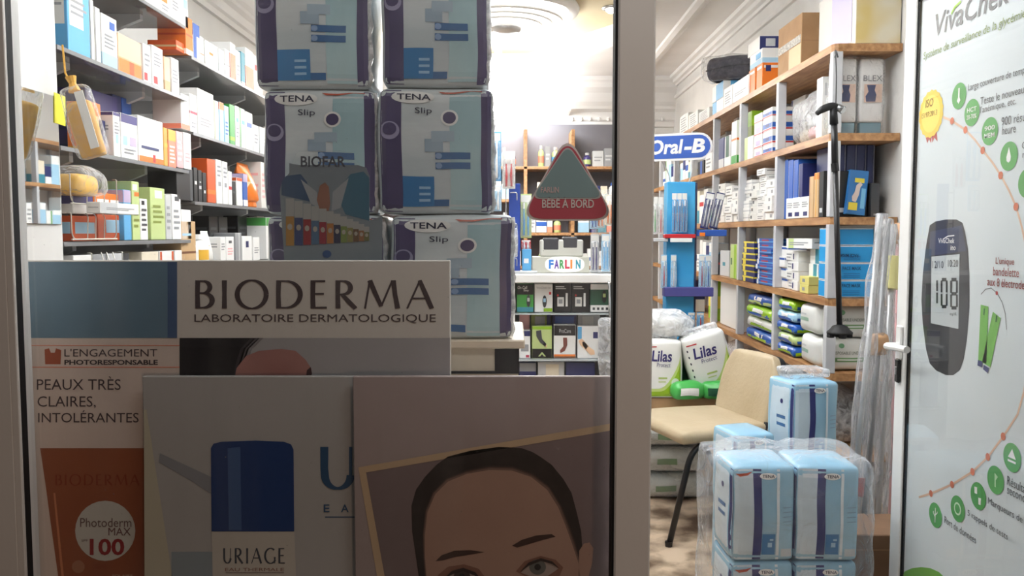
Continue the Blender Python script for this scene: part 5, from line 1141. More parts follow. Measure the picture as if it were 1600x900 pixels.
mk('foot_cup', *lathe([(.012, .035), (.03, .028), (.042, .012), (.052, .004), (.052, -.004), (.03, -.006)], 20), M('black', .6), cn, smooth=True)
for q in (-.038, .038): mk('rubber_foot', *lathe([(.014, -.02), (.016, -.016), (.015, -.002)], 12, q, 0), M('black', .7), cn)
for q in (-.03, .03): mk('rubber_foot', *lathe([(.014, -.02), (.016, -.016), (.015, -.002)], 12, 0, q), M('black', .7), cn)
# ================================================================== CHAIR
CS = (.812, 3.513, 0)
ch = thing('visitor_chair', 'cream upholstered visitor chair with black tube legs', 'chair', CS, R(-72))
SEATM = PM('cream_vinyl', (178, 160, 130), (188, 171, 142), 5, 0.5, bump=0.15, bscale=60)
S = Soft(.46, .43, .055, .026, .006, .001, 5, 1, 10); 
mk('seat', [(p.x * (1 - .12 * max(0, p.y) / .2), p.y, p.z + .402 + .02 * (1 - (p.y / .215) ** 2) * 0 - .03 * max(0, -p.y - .12)) for p in S.vf[0]], S.vf[1], SEATM, ch, smooth=True)
S = Soft(.40, .05, .35, .024, .006, .001, 5, 2, 12)
def backshape(p):
    z = p.z / .35; w = 1 - .22 * (2 * abs(z - .45)) ** 3; q = Matrix.Rotation(R(-14), 3, 'X') @ Vector((p.x * w, p.y - .05 * (1 - (p.x / .20) ** 2) * -.6, p.z)); return (q.x, q.y + .20, q.z + .385)
mk('backrest', [backshape(p) for p in S.vf[0]], S.vf[1], SEATM, ch, smooth=True)
mk('back_shell', [(a, b + .016, c) for a, b, c in [backshape(Vector((p.x * .98, p.y * .8 + .012, p.z * .98 + .003))) for p in S.vf[0]]], S.vf[1], M('black', .5), ch, smooth=True)
BT = M((24, 22, 24), .3)
for s in (-1, 1):
    mk('leg', *tube(smoothpath([(s * .235, -.27, 0), (s * .20, -.145, .40), (s * .20, .19, .40), (s * .17, .235, .52)], .09, 7), .0125, 10), BT, ch, smooth=True)
    mk('leg', *tube(smoothpath([(s * .235, .30, 0), (s * .20, .10, .385), (s * .20, -.05, .392)], .06, 6), .0125, 10), BT, ch, smooth=True)
    mk('rubber_tip', *lathe([(.015, 0), (.016, .02)], 10, s * .235, -.27), BT, ch); mk('rubber_tip', *lathe([(.015, 0), (.016, .02)], 10, s * .235, .30), BT, ch)
mk('cross_bar', *tube([(-.2, -.10, .395), (.2, -.10, .395)], .010, 8), BT, ch); mk('cross_bar', *tube([(-.2, .12, .395), (.2, .12, .395)], .010, 8), BT, ch)
mk('bolt', *lathe([(.006, 0), (.006, .03)], 8, .2, -.05, .37), M('dgrey', .3, .8), ch)

# ================================================================== PACKS ON THE FLOOR
PBL = PM('floor_pack_blue', (142, 186, 212), (164, 202, 222), 5, 0.25, bump=.4, bscale=12, bdist=.006); PWH = PM('floor_pack_pale', (194, 212, 224), (210, 224, 232), 5, 0.25, bump=.4, bscale=12, bdist=.006)
NVB = M((44, 52, 112), .3)
def floor_pack(label, loc, w, d, h, rotz, seed, group='pale blue packs piled on the floor', swoosh=False):
    t = thing('incontinence_pack', label, 'diaper pack', loc, rotz, group); S = Soft(w, d, h, .016, .006, .003, 9, seed, 9)
    mk('wrapper', *S.vf, PBL, t, smooth=True)
    mk('pale_field', *S.patch('front', .02, .02, .33, .98, 4, 10), PWH, t); mk('navy_band', *S.patch('front', .33, .02, .46, .98, 2, 10, .0014), NVB, t); mk('white_stripe', *S.patch('front', .70, .02, .745, .98, 1, 10, .0014), M((220, 230, 236), .3), t)
    lg = mk('logo_oval', *S.disc('front', .56, .90, .13, .035, 18, .0020), M('white', .3), t); mk('lettering', *S.text('front', 'TENA', .47, .885, .66, .918, .015, 0, .0028), INK, lg)
    sb = mk('size_box', *S.patch('front', .47, .08, .68, .30, 3, 3, .0016), DB2, t); mk('size_mark', *S.patch('front', .56, .16, .63, .21, 2, 1, .0024), M('lblue'), sb)
    mk('size_mark', *S.patch('front', .59, .23, .65, .25, 2, 1, .0024), M('lblue'), sb)
    for k in range(4): mk('fine_print', *S.patch('front', .80, .42 + .05 * k, .95, .43 + .05 * k, 2, 1, .0014), M((130, 160, 186)), t)
    mk('barcode', *S.patch('front', .78, .06, .96, .14, 3, 1, .0014), M((190, 200, 206)), t)
    mk('side_field', *S.patch('left', .02, .02, .98, .98, 5, 9, .0010), PWH, t); mk('side_edge', *S.patch('left', .9, .02, 1.0, .98, 1, 9, .0016), NVB, t)
    for v in (.42, .52): mk('pill_label', *S.patch('left', .45, v, .75, v + .04, 3, 1, .0018), DB, t)
    mk('round_badge', *S.disc('left', .6, .74, .05, .03, 12, .0018), NVB, t)
    if swoosh: mk('red_swoosh', *([S.front(u, v, .003) for u, v in [(.04, .93), (.12, .90), (.24, .91), (.32, .95), (.22, .935), (.12, .93)]], poly2([(.04, .93), (.12, .90), (.24, .91), (.32, .95), (.22, .935), (.12, .93)])), RSW, t)
    return t
pw, pdp, phh = .185, .20, .283
floor_pack('lower left wrapped pack of the front floor bundle', (.733, 2.45, .001), pw, pdp, phh, R(2), 71, swoosh=True); floor_pack('lower right wrapped pack of the front floor bundle', (.925, 2.45, .001), pw, pdp, phh, 0, 72)
floor_pack('upper left wrapped pack of the front floor bundle', (.733, 2.45, .288), pw, pdp, phh, R(2), 73, swoosh=True); floor_pack('upper right wrapped pack of the front floor bundle', (.925, 2.45, .288), pw, pdp, phh, R(-1), 74)
S = Soft(.455, .28, .60, .03, .012, .017, 11, 77, 18)
bw = mk('bundle_wrap', [(p.x, p.y, p.z) for p in S.vf[0]], S.vf[1], film('bundle_film', (236, 240, 246), .94, .08, 13, 1.0), smooth=True); bw.location = (.818, 2.45, .0); tag(bw, 'crinkled clear plastic wrap around the front floor bundle', 'plastic wrap')
floor_pack('lying pack at the bottom under the single upright pack', (1.055, 2.93, .001), .19, .24, .22, R(8), 75); floor_pack('second lying pack under the single upright pack', (1.055, 2.93, .222), .19, .24, .22, R(6), 76)
floor_pack('single upright pack standing behind the wrapped bundle', (1.05, 2.93, .444), .18, .17, .285, R(14), 79)
floor_pack('lower pack of the pile under the chair edge', (.838, 2.93, .001), .15, .18, .268, R(12), 80); floor_pack('upper pack of the pile peeping out under the chair edge', (.838, 2.93, .276), .15, .18, .268, R(14), 81)
bag('plastic_bag', 'crumpled clear bag crown on top of the single upright pack', (1.06, 2.95, .733), (.16, .10, .03), (0, 0, .2), None, seed=82, clear=.8, nz=.012)
# pale wrapped bales under the chair
for k, (z, hh) in enumerate([(.001, .125), (.127, .125), (.253, .12)]):
    t = thing('wrapped_bale', '%s white bale in clear plastic under the chair' % ('lowest', 'middle', 'topmost')[k], 'bale', (.735, 3.885, z), R(1 * (k - 1)), 'white bales under the chair')
    S = Soft(.35, .20, hh - .014, .04, .008, .008, 8, 83 + k, 9); mk('wrapper', *S.vf, M((208, 208, 202), .3), t, smooth=True); mk('green_print', *S.patch('front', .35, .35, .62, .6, 4, 2), M((130, 156, 120)), t); mk('green_print', *S.patch('front', .12, .4, .24, .6, 2, 2), M((160, 180, 150)), t)
    mk('clear_film', *Soft(.37, .21, hh - .008, .04, .004, .008, 14, 90 + k, 10).vf, film('clear_film_90', clear=.90), t, smooth=True)
# ---- cardboard box and adult diaper packs on it
t = thing('cardboard_box', 'brown cardboard box behind the chair carrying the green packs', 'box', (.83, 4.17, 0)); mk('body', *box(-.25, .27, -.17, .15, 0, .44, .003), KRAFT, t); mk('flap_seam', *box(-.25, .27, -.1712, -.1702, .36, .363), M((150, 112, 78)), t)
LIM = M((150, 186, 40), .35)
def lilas(label, loc, w, d, h, rot, seed):
    t = thing('adult_diaper_pack', label, 'diaper pack', loc, 0, 'white and lime packs behind the chair'); t.rotation_euler = rot
    S = Soft(w, d, h, .02, .008, .003, 9, seed, 10); mk('wrapper', *S.vf, M((230, 231, 228), .3), t, smooth=True)
    pts = [(.0, .0), (1, .0), (1, .62), (.90, .40), (.75, .24), (.5, .13), (.2, .10), (.0, .13)]
    def grid(top, name, m, off):
        n = 14; v = []; f = []
        for i in range(n + 1):
            u = .02 + .96 * i / n; tp = top(u)
            for j in range(4): v.append(S.front(u, .02 + (tp - .02) * j / 3, off))
        for i in range(n):
            for j in range(3): f.append((i * 4 + j, (i + 1) * 4 + j, (i + 1) * 4 + j + 1, i * 4 + j + 1))
        return mk(name, v, f, m, t)
    grid(lambda u: .17 + .60 * max(0, u - .35) ** 2 / .42, 'pale_green_edge', M((196, 216, 130), .35), .0010); grid(lambda u: .12 + .55 * max(0, u - .4) ** 2 / .36, 'green_field', LIM, .0016)
    mk('lettering', *S.text('front', 'Lilas', .16, .64, .72, .83, .02, .12), M((52, 46, 110)), t); mk('lettering', *S.text('front', 'Protect', .30, .55, .68, .62, .0, .1), M((90, 86, 130)), t)
    mk('red_tag', *S.patch('front', .06, .88, .3, .90, 3, 1), M((190, 60, 66)), t); mk('green_text', *S.patch('front', .36, .34, .6, .37, 3, 1), M((180, 200, 120)), t); mk('green_text', *S.patch('front', .36, .28, .56, .30, 3, 1), M((196, 210, 150)), t)
    mk('printed_brief', *S.disc('front', .82, .27, .11, .085, 14, .0026), M((226, 228, 224)), t)
    for k in range(6): mk('side_mark', *S.disc('front', .05, .25 + .11 * k, .022, .022, 10, .002), M((52, 56, 72)), t)
    mk('top_crimp', *Soft(w * .86, d * .3, .03, .01, 0, .006, 20, seed, 6).vf, film('clear_film_60', clear=.6), t).location = (0, 0, h)
    return t
lilas('white and lime diaper pack standing upright next to the window mullion', (.745, 4.05, .441), .18, .12, .285, (0, 0, 0), 95)
lilas('white and lime diaper pack tipped over to the left', (1.015, 4.05, .475), .21, .12, .30, (R(4), R(-17), 0), 96)
bag('plastic_bag', 'white crumpled plastic bag on top of the upright diaper pack', (.76, 4.10, .735), (.24, .16, .12), (0, 0, 0), None, inner='paper', seed=97, clear=.45, nz=.025)
for k, (x, c, l_) in enumerate([(.86, 'green', 'green and white soft pack lying before the tipped diaper pack'), (1.01, 'green', 'green soft pack with dark print next to the chair back')]):
    t = thing('green_pack', l_, 'pack', (x, 3.97, .441), R(8 - 20 * k), 'green soft packs'); S = Soft(.16, .08, .085, .03, .006, .008, 12, 98 + k, 7); mk('wrapper', *S.vf, M((70, 170, 80), .3), t, smooth=True)
    mk('printed_patch', *S.patch('front', .2, .25, .75, .7, 4, 3), M('white' if k == 0 else 'dkgreen', .3), t)
carton('carton', 'dark green carton wedged between the two diaper packs', 'carton', (.885, 4.15, .441), .12, .06, .24, 'green;q dkgreen .3 .3 .7 .7', R(5))
# ---- long poles in plastic leaning behind the door
for k, (xb, xt, yb_, c, l_) in enumerate([(1322, 1376, 2.90, 'lgrey', 'leftmost'), (1344, 1388, 2.99, 'grey', 'second'), (1368, 1397, 3.08, 'lgrey', 'third'), (1390, 1404, 3.17, 'pink', 'rightmost')]):
    b = at(xb, 880, yb_); b.z = .002; tp = at(xt, 335 + 8 * k, yb_ + .22)
    t = thing('wrapped_crutch', '%s long crutch in clear plastic leaning behind the open door' % l_, 'crutch', b, 0, 'wrapped crutches leaning behind the door'); dv = tp - b
    mk('pole', *tube([dv * .02, dv], .011, 8), M(c, .3, .4), t, smooth=True)
    pp = [dv * q + Vector((.006 * math.sin(q * 21 + k), .004 * math.cos(q * 17), 0)) for q in [i / 16 for i in range(17)]]; mk('plastic_sleeve', *tube(pp, [.02 + .012 * math.sin(3.14 * min(1, i / 14)) + .004 * math.sin(i * 2.1 + k) for i in range(17)], 10), film('sleeve_film', (206, 206, 210), .74, .12, 30, .8, (1, 1, .08)), t, smooth=True)
    mk('rubber_foot', *lathe([(.018, 0), (.02, .02), (.014, .05)], 10), M('dgrey', .6), t)
    if k == 1: mk('tan_paper', [tuple(p_ + dv * .60) for p_ in [Vector(v) for v in Soft(.075, .04, .085, .015, .004, .01, 16, 5, 6).vf[0]]], Soft(.075, .04, .085, .015, .004, .01, 16, 5, 6).vf[1], M((198, 156, 116), .6), t, smooth=True)
    if k == 3: mk('peach_grip', *tube([dv * .96, dv * 1.0 + Vector((0, -.03, .02))], .03, 10), M((206, 160, 124), .5), t, smooth=True)
    if k == 0: mk('red_label', *tube([dv * .22, dv * .27], .034, 10), M((170, 80, 74), .4), t)
    if k == 2: mk('yellow_label', *tube([dv * .80, dv * .9], .0325, 10), M((220, 214, 150), .4), t)
t = thing('cardboard_box', 'small brown cardboard box on the floor behind the open door', 'box', (1.20, 2.63, 0)); mk('body', *box(-.13, .13, -.10, .10, 0, .30, .003), PM('shaded_cardboard', (118, 88, 64), (134, 102, 76), 6, .7), t); mk('flap_seam', *box(-.13, .13, -.1012, -.1003, .25, .253), M((150, 112, 78)), t)  # darker than the other kraft: shade behind the door put into the colour

# ================================================================== COUNTER WITH GLASS FRONT
YV = 4.22; ZT = 1.042
co = thing('counter', 'white shop counter with a glass fronted display section', 'counter', (-.2, YV, 0))
CW = PM('counter_white', (232, 232, 230), (240, 240, 238), 3, .3)
mk('worktop', *box(-.9, .78, -.03, .5, ZT - .045, ZT - .001, .004), CW, co); mk('front_panel', *box(-.9, .215, 0, .48, 0, ZT - .045, .002), CW, co); mk('end_panel', *box(.72, .76, 0, .48, 0, ZT - .045, .002), CW, co)
mk('back_panel', *box(.215, .72, .30, .48, 0, ZT - .045), M((120, 118, 120), .5), co)
SZ = [.838, .595, .34]
for z in SZ: mk('glass_shelf', *box(.217, .718, .01, .30, z - .008, z - .001), M((196, 204, 206), .1), co)
mk('front_glass', *([(.216, .004, .05), (.719, .004, .05), (.719, .004, ZT - .05), (.216, .004, ZT - .05)], [(0, 1, 2, 3)]), glass('counter_glass', .03), co)
def vit(name, label, x0, x1, y0, z, dep, style, Y=YV + .05, cat='box'):
    cx, w, h_ = facing(x0, x1, Y, z, y0); return carton(name, label, cat, (cx, Y + dep / 2, z + .0005), w - .003, dep, h_, style, 0, 'medical boxes in the counter display'), w - .003, h_, dep
def meterprint(c_, w, h_, d, u, v, col, screen):
    y = -d / 2 - .0024
    pts = [(u + .12 * math.cos(t) , v + .22 * math.sin(t)) for t in [i * math.pi / 8 for i in range(16)]]; q = mk('meter_picture', [((a - .5) * w, y, b * h_) for a, b in pts], poly2(pts), M(col), c_)
    mk('meter_picture_screen', *box((u - .07 - .5) * w, (u + .07 - .5) * w, y - .0006, y - .0002, (v - .02) * h_, (v + .11) * h_), M(screen), q)
def ctext(c_, s, w, h_, d, u0, v0, u1, v1, col, bold=.01, shear=0):
    v_, f_ = textmesh(s, bold, shear); mk('lettering', [((u0 + (u1 - u0) * a - .5) * w, -d / 2 - .0028, (v0 + (v1 - v0) * b) * h_) for a, b in v_], f_, M(col), c_)
c_, w, h_, d = vit('glucose_meter_box', 'green and black meter box, first in the counter display', 807, 834, 444, SZ[0], .06, 'green;t black .38;b teal .18'); meterprint(c_, w, h_, d, .7, .4, 'dgrey', 'lgrey'); ctext(c_, 'On Call', w, h_, d, .05, .82, .62, .93, 'white', .01, .15); ctext(c_, 'Easy', w, h_, d, .42, .72, .72, .81, 'white')
c_, w, h_, d = vit('glucose_meter_box', 'white and lime meter box with dark meter picture in the counter display', 835, 864, 444, SZ[0], .06, 'white;q lime .5 .02 .98 .14;q red .8 .62 .92 .72'); meterprint(c_, w, h_, d, .55, .38, 'dgrey', 'lblue'); ctext(c_, 'VivaChek ino', w, h_, d, .1, .83, .9, .91, 'grey', .0)
for k, (x0, x1, l_) in enumerate([(865, 893, 'left'), (893, 921, 'right')]):
    c_, w, h_, d = vit('glucose_meter_box', '%s of two black meter boxes in the counter display' % l_, x0, x1, 443, SZ[0], .06, 'black;q red .18 .55 .28 .62;q lgrey .1 .86 .6 .9;q lgrey .1 .8 .7 .83'); mk('meter_picture', *box((.2 - .5) * w, (.58 - .5) * w, -d / 2 - .0026, -d / 2 - .002, .2 * h_, .52 * h_), M('paper'), c_); mk('meter_screen', *box((.28 - .5) * w, (.5 - .5) * w, -d / 2 - .003, -d / 2 - .0027, .3 * h_, .45 * h_), M('grey'), c_); mk('lancet_picture', *box((.68 - .5) * w, (.8 - .5) * w, -d / 2 - .0026, -d / 2 - .002, .2 * h_, .66 * h_), M('white'), c_)
c_, w, h_, d = vit('glucose_meter_box', 'dark green meter box with white header in the counter display', 922, 954, 444, SZ[0], .06, 'dkgreen;t white .2;b white .25;q dgrey .12 .08 .24 .17;q dgrey .34 .08 .46 .17;q dgrey .56 .08 .68 .17;q dgrey .78 .08 .9 .17'); meterprint(c_, w, h_, d, .7, .55, 'black', 'lgreen')
c_, w, h_, d = vit('medical_box', 'bright blue box edge next to the mullion in the counter display', 955, 966, 446, SZ[0], .06, 'blue')
rowb = [('red and white box on the second counter display shelf, rear left', 811, 828, 489, 'white;b red .4;t pink .4'), ('green box with grey photo on the second counter display shelf, rear', 829, 861, 488, 'olive;q grey .2 .2 .7 .9;v navy .8 1'), ('navy box with white ray picture on the second counter display shelf, rear', 863, 901, 488, 'navy;q blue .1 .1 .9 .9;q lblue .3 .3 .7 .5'), ('pale box with blue strip on the second counter display shelf, rear', 903, 938, 488, 'lgrey;q paper .2 .2 .7 .9;q navy .25 .04 .85 .2')]
for l_, x0, x1, y0, s_ in rowb: vit('medical_box', l_, x0, x1, y0, SZ[1], .06, s_, YV + .16)
c_, w, h_, d = vit('medical_box', 'small white support box with grey picture, front left of second display shelf', 811, 829, 517, SZ[1], .06, 'white;t navy .2;q grey .15 .25 .85 .5;q crimson .6 .03 .9 .12')
c_, w, h_, d = vit('medical_box', 'lime and black sock box on the second counter display shelf', 831, 863, 510, SZ[1], .06, 'lgreen;b black .3;t lime .1')
def foot(c_, w, h_, d, m, pts): mk('picture', [((a - .5) * w, -d / 2 - .0026, b * h_) for a, b in pts], poly2(pts), M(m), c_)
foot(c_, w, h_, d, 'dgrey', [(.2, .85), (.45, .88), (.5, .6), (.72, .45), (.66, .36), (.4, .5), (.22, .68)]); foot(c_, w, h_, d, 'peach', [(.6, .5), (.75, .4), (.7, .34), (.58, .42)]); foot(c_, w, h_, d, 'lgreen', [(.3, .06), (.5, .2), (.7, .06), (.6, .06), (.5, .13), (.4, .06)])
c_, w, h_, d = vit('medical_box', 'black topped sock box with brown foot on the second counter display shelf', 865, 900, 508, SZ[1], .06, 'white;t black .32;h orange .06 .12;b brown .06'); ctext(c_, 'ProCare', w, h_, d, .25, .76, .78, .88, 'lgrey', .0)
foot(c_, w, h_, d, (130, 70, 60), [(.42, .62), (.6, .62), (.62, .4), (.5, .22), (.3, .16), (.28, .24), (.44, .36)])
c_, w, h_, d = vit('medical_box', 'white wrist brace box with hand picture on the second counter display shelf', 902, 936, 510, SZ[1], .06, 'white;q sky .0 .6 .2 .98;q navy .74 .62 .96 .82'); foot(c_, w, h_, d, 'peach', [(.05, .55), (.2, .62), (.55, .36), (.8, .24), (.82, .12), (.62, .1), (.4, .25), (.12, .42)]); foot(c_, w, h_, d, 'grey', [(.22, .52), (.36, .5), (.5, .36), (.4, .28), (.24, .4)])
for l_, x0, x1, y0, s_ in [('navy box on the lowest counter display shelf', 811, 838, 567, 'navy;t grey .2'), ('grey photo box on the lowest counter display shelf', 840, 882, 566, 'lgrey;q cream .3 .4 .8 .95'), ('blue and grey box on the lowest counter display shelf', 884, 930, 567, 'navy;q grey .5 .3 .9 .6')]: vit('medical_box', l_, x0, x1, y0, SZ[2], .06, s_)
bag('plastic_bag', 'clear crinkled bag with metal hook hanging before the counter, beside the mullion', at(952, 590, YV - .09), (.11, .05, .30), (0, 0, 0), None, seed=120, clear=.72, nz=.012)
hb = [o for o in SC.objects if o.get('label', '').startswith('clear crinkled bag with metal')][0]
mk('metal_hook', *tube(smoothpath([(0, 0, .27), (0, 0, .34), (0, .04, zat(440, YV) - hb.location.z), (0, .0605, zat(440, YV) - hb.location.z)], .015), .006, 8), M('lgrey', .2, .9), hb)
# ---- things on the counter
YQ = 4.34
cx, w, h_ = facing(832, 921, YQ, ZT, 400); t = thing('card_dispenser', 'grey white tray with FARLIN oval holding two dark pouches', 'display box', (cx, YQ, ZT))
mk('tray', *box(-w / 2, w / 2, 0, .16, 0, .085, .003), M((186, 186, 174), .4), t)
mk('upper_case', *box(-w * .36, w * .40, .03, .15, .085, .175, .006), M((198, 198, 190), .4), t)
for s, ww in ((-.17, .28), (.17, .26)): mk('dark_pouch', *box(w * s - w * ww / 2, w * s + w * ww / 2, .027, .12, .12 + .01 * (s > 0), .185 + .006 * (s > 0), .006), M((58, 58, 64), .5), t)
ov = mk('oval_sign', [(.02 + .105 * math.copysign(abs(math.cos(q)) ** .7, math.cos(q)), -.002, .045 + .043 * math.copysign(abs(math.sin(q)) ** .8, math.sin(q))) for q in [i * math.pi / 14 for i in range(28)]], [tuple(range(28))[::-1]], M('white', .3), t)
tm, _ = textmesh('FARLIN', .03)
for i, (c, col) in enumerate(zip('FARLIN', [(40, 120, 200), (90, 60, 150), (60, 150, 80), (200, 50, 80), (232, 130, 40), (40, 150, 170)])):
    v_, f_ = textmesh(c, .04); x0 = -.064 + i * .0285; ww = .025 if c != 'I' else .010
    mk('lettering', [(x0 + ww * a, -.0026, .022 + .048 * b) for a, b in v_], f_, M(col), ov)
def brush_pack(label, px, py0, py1, Y, wpx, card, brush, group='hanging toothbrush packs', tilt=0, cat='toothbrush pack'):
    a = at(px, py1, Y); hh = at(px, py0, Y).z - a.z; w = wpx * Y / F
    t = thing('toothbrush_pack', label, cat, a, 0, group); t.rotation_euler = (0, R(tilt), 0)
    mk('backing_card', *box(-w / 2, w / 2, 0, .003, 0, hh, .001), M(card, .35), t); mk('printed_header', *box(-w * .45, w * .45, -.0008, 0, hh * .82, hh * .97), M('paper', .35), t)
    for s in ((-.2, .2) if wpx > 12 else (0,)):
        mk('brush_handle', *tube([(w * s, -.008, hh * .06), (w * s * .9, -.011, hh * .35), (w * s, -.008, hh * .6), (w * s, -.008, hh * .76)], [w * .09, w * .11, w * .06, w * .06], 6), M(brush, .3), t, smooth=True); mk('brush_head', *box(w * s - w * .07, w * s + w * .07, -.018, -.006, hh * .66, hh * .8, .002), M('white', .5), t)
    mk('blister', *Soft(w * .86, .026, hh * .78, .01, .002, .003, 20, int(px), 5).vf, film('clear_film_86', clear=.86), t, smooth=True).location = (0, -.012, hh * .03)
    return t
rk = thing('counter_rack', 'blue counter rack with chrome prongs at the left end of the counter', 'rack', (at(804, 440, 4.3).x, 4.33, ZT))
mk('back_panel', *box(-.03, .03, 0, .012, 0, .47, .003), M((36, 70, 160), .35), rk); mk('base', *box(-.05, .12, -.04, .08, 0, .012, .003), M('lgrey', .3), rk)
for k, z in enumerate((.08, .26, .42)): mk('prong', *tube(smoothpath([(-.02, 0, z), (-.02, -.07, z), (.012, -.07, z), (.012, -.07, z - .04)], .01), .003, 6), M('lgrey', .25, .8), rk)
mk('side_wire', *tube([(-.045, -.02, 0), (-.045, -.02, .45)], .003, 6), M('lgrey', .25, .8), rk)
bag('plastic_pouch', 'clear pouch of small brushes hanging on the blue counter rack', (at(801, 375, 4.24).x, 4.24, zat(402, 4.24)), (.05, .02, .15), (0, 0, 0), None, inner='lgrey', seed=130, clear=.6, nz=.004)
brush_pack('large blue and white pack hanging highest beside the stacked packs', 772, 206, 283, 4.25, 22, 'sky', 'white'); brush_pack('green topped toothbrush pack with red and navy brushes by the counter rack', 795, 236, 295, 4.25, 20, 'paper', 'red'); brush_pack('clear pack with pale brush below the large blue pack', 775, 290, 330, 4.22, 17, 'lblue', 'white'); brush_pack('white and lime brush pack behind the counter rack', 822, 303, 372, 4.42, 17, 'lgreen', 'sky'); brush_pack('small red topped pack above the blue card', 822, 375, 390, 4.40, 15, 'red', 'white')
carton('carton', 'bright blue card box beside the FARLIN tray', 'carton', (at(823, 428, 4.36).x, 4.37, ZT), .05, .03, .125, 'sky;q white .2 .4 .7 .6')
for k, (px, y0, y1, c, b) in enumerate([(928, 305, 358, 'lblue', 'blue'), (938, 303, 356, 'paper', 'orange'), (952, 304, 352, 'cream', 'orange'), (929, 366, 425, 'lgrey', 'purple'), (946, 366, 424, 'lblue', 'sky'), (958, 362, 424, 'lgrey', 'blue')]): brush_pack('%s brush pack in the block beside the mullion, %s row' % (ORD[k % 3 + 1], 'upper' if k < 3 else 'lower'), px, y0, y1, 4.3 + .02 * (k % 2), 13, c, b)
rk2 = thing('counter_rack', 'clear stand carrying brush packs on the counter beside the mullion', 'rack', (at(945, 428, 4.36).x, 4.37, ZT)); mk('back_sheet', *box(-.07, .08, 0, .004, 0, .44, .001), film('clear_film_82', clear=.82), rk2); mk('foot', *box(-.07, .08, -.04, .05, 0, .006, .002), M('lgrey', .2), rk2)
# ---- toothbrush floor display with sign
YO = 4.55
ob = thing('toothbrush_display', 'tall cyan toothbrush display with Oral-B sign on top', 'display stand', (at(1062, 500, YO).x, YO, 0)); ox = at(1062, 500, YO).x
CY = PM('cyan_display_print', (24, 140, 206), (86, 178, 222), 2.5, .35, stretch=(.5, .5, 1))
mk('column', *box(-.078, .078, 0, .10, 0, 1.535, .003), CY, ob); mk('side_panel', *box(.078, .088, .002, .10, 0, 1.53), M((60, 64, 90), .4), ob); mk('base', *box(-.14, .16, -.04, .16, 0, .03, .004), M('lgrey', .4), ob)
tz = zat(372, YO); mk('red_tray', *box(-.10, .07, -.06, 0, tz, tz + .022, .003), M('red', .35), ob); mk('price_strip', *box(-.07, .05, -.064, -.060, tz - .022, tz, .001), M('white', .4), ob)
tz2 = zat(462, YO); mk('purple_tray', *box(-.10, .17, -.07, 0, tz2, tz2 + .05, .003), M((78, 76, 140), .4), ob); mk('grey_tray', *box(-.22, -.079, -.05, .03, tz - .02, tz, .003), M('lgrey', .4), ob); tz3 = zat(369, YO); mk('blue_tray', *box(.088, .24, -.06, .03, tz3, tz3 + .035, .003), M((52, 92, 176), .35), ob); mk('orange_tag', *box(.09, .12, -.062, -.060, tz3, tz3 + .02), M('orange', .4), ob)
sg = mk('sign_plate', [], [], M('white', .3), ob); bpy.data.objects.remove(sg)
def stadium(w, h_, n=10): r = h_ / 2; return [(w / 2 - r + r * math.cos(t), r * math.sin(t)) for t in [-math.pi / 2 + math.pi * i / n for i in range(n + 1)]] + [(-w / 2 + r - r * math.cos(t), -r * math.sin(t)) for t in [-math.pi / 2 + math.pi * i / n for i in range(n + 1)]]
zc = zat(230, YO); sx = at(1058, 230, YO).x - ox
def plate(name, w, h_, y, th, mat, par):
    p_ = stadium(w, h_); n = len(p_); v = [(sx + a, y, zc + b + .04 * a) for a, b in p_] + [(sx + a, y + th, zc + b + .04 * a) for a, b in p_]; return mk(name, v, [tuple(range(n))[::-1], tuple(range(n, 2 * n))] + [(i, (i + 1) % n, n + (i + 1) % n, n + i) for i in range(n)], mat, par)
sp_ = plate('sign_plate', .385, .148, -.012, .014, M('white', .25), ob); plate('sign_field', .36, .124, -.0135, .001, M((66, 100, 182), .3), sp_)
v_, f_ = textmesh('Oral', .03, .15); mk('lettering', [(sx - .155 + .185 * a, -.0145, zc - .038 + .08 * b + .04 * (a * .19 - .155)) for a, b in v_], f_, M('white', .3), sp_); v_, f_ = textmesh('-B', .04, .15); mk('lettering', [(sx + .035 + .115 * a, -.0145, zc - .036 + .078 * b + .04 * (.035 + a * .115)) for a, b in v_], f_, M('white', .3), sp_)
for s in (-.05, .0, .05): mk('sign_wire', *tube(smoothpath([(s, .05, 1.53), (s * 1.4, .04, 1.60), (sx + s * 2, .004, zc - .05)], .05), .003, 6), M('lgrey', .3, .5), ob)
for k, px in enumerate((1053, 1061, 1069)): brush_pack('%s of three purple brushes on the cyan display panel' % ('left', 'middle', 'right')[k], px, 300, 365, YO - .035, 8, (50, 156, 214), 'purple', 'purple brushes on the cyan display')
for k, (px, c) in enumerate([(1023, 'green'), (1032, 'red')]): brush_pack('%s brush on the grey tray left of the cyan display' % c, px, 308, 366, YO - .02, 8, 'paper', c, 'brushes left of the cyan display')
for k, (px, tl) in enumerate([(1100, 10), (1114, 12)]): brush_pack('%s slanted navy brush pack on the blue tray' % ('left', 'right')[k], px, 300, 357, YO - .03, 13, 'navy', 'lgrey', 'slanted navy brush packs', tl)
for k, (px, c) in enumerate([(1037, 'red'), (1052, 'white'), (1096, 'crimson'), (1106, 'blue')]): brush_pack('%s brush in the purple tray, %s from the mullion' % (c, ORD[k + 1]), px, 398, 450, YO - .035, 9, 'lblue', c, 'brushes in the purple tray')
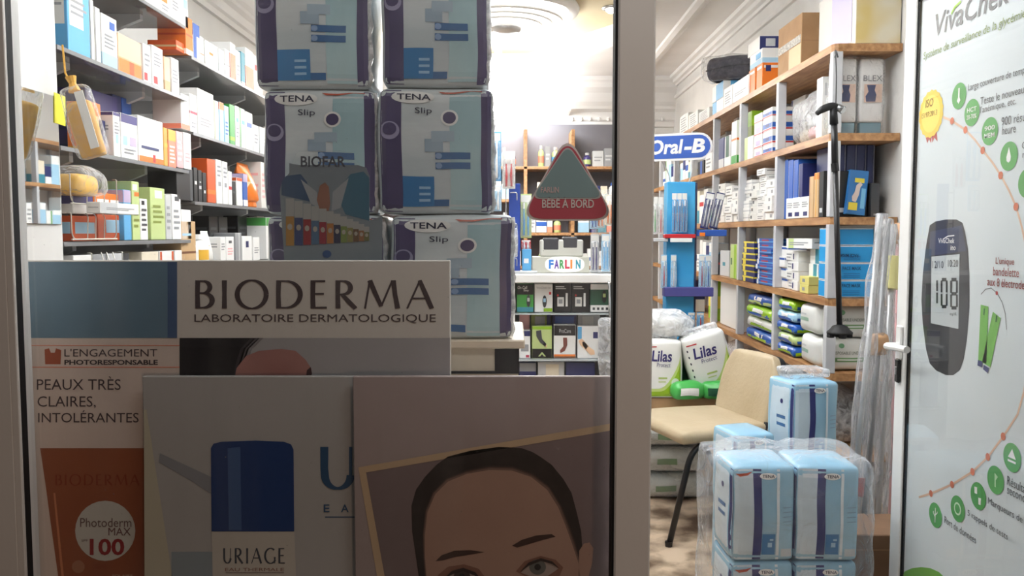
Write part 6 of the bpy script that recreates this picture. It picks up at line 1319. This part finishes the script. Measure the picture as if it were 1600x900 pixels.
for k, (px, c) in enumerate([(1045, 'blue'), (1060, 'navy'), (1080, 'sky'), (1094, 'red')]): brush_pack('%s brush pack under the purple tray, %s from the mullion' % (c, ORD[k + 1]), px, 488, 512, YO - .03, 11, 'sky', c, 'brush packs under the purple tray')
# ================================================================== BACK WALL SHELVES
YK = 8.35; bs = thing('back_shelving', 'wooden shelving along the back wall behind the counter', 'shelves', (0, YK, 0))
KZ = [1.93, 1.60, 1.26, .92]
for z in KZ: mk('board', *box(-1.5, 1.36, 0, .40, z - .03, z - .001, .003), WOOD, bs)
for x in (-1.5, -.75, .12, .60, 1.32): mk('upright', *box(x, x + .035, .0, .40, 0, 2.30, .002), WOOD, bs)
mk('back_sheet', *box(-1.5, 1.36, .40, .41, 0, 2.40), M((112, 110, 116), .6), bs)  # dark grey carries the shade on the wall below the cornice
for r_, z in enumerate(KZ):
    x = -.30; i = 0
    while x < 1.28:
        w = rnd.uniform(.055, .12); h_ = rnd.uniform(.12, .22); 
        near = any(abs(x + w / 2 - (u + .017)) < w / 2 + .025 for u in (-.75, .12, .60, 1.32))
        if not near:
            loc = (x + w / 2, YK + .1, z + .0005)
            if rnd.random() < .3: ii = i = i + 1; bottle('bottle', 'small bottle, %s from the left on the %s back wall board' % (ORD[i], ['highest', 'second', 'third', 'lowest'][r_]), loc, w * .4, h_, rnd.choice(['white', 'purple', 'yellow', 'lblue', 'lgreen']), rnd.choice(['white', 'blue', 'lgrey']), rnd.choice(['sky', 'salmon', 'lgreen', 'white']), 'bottles on the back wall shelves, row %d' % r_, n=10)
            else: sty = rnd.choice(ccols if r_ else ['lgrey;l grey .3 .7 2', 'teal;b white .3', 'white;b lblue .3', 'grey;l lgrey .3 .7 2']); i += 1; carton('carton', '%s carton, %s from the left on the %s back wall board' % (CNAME[sty.split(';')[0]], ORD[i], ['highest', 'second', 'third', 'lowest'][r_]), 'carton', loc, w - .006, .1, h_, sty, 0, 'cartons on the back wall shelves, row %d' % r_)
        x += w
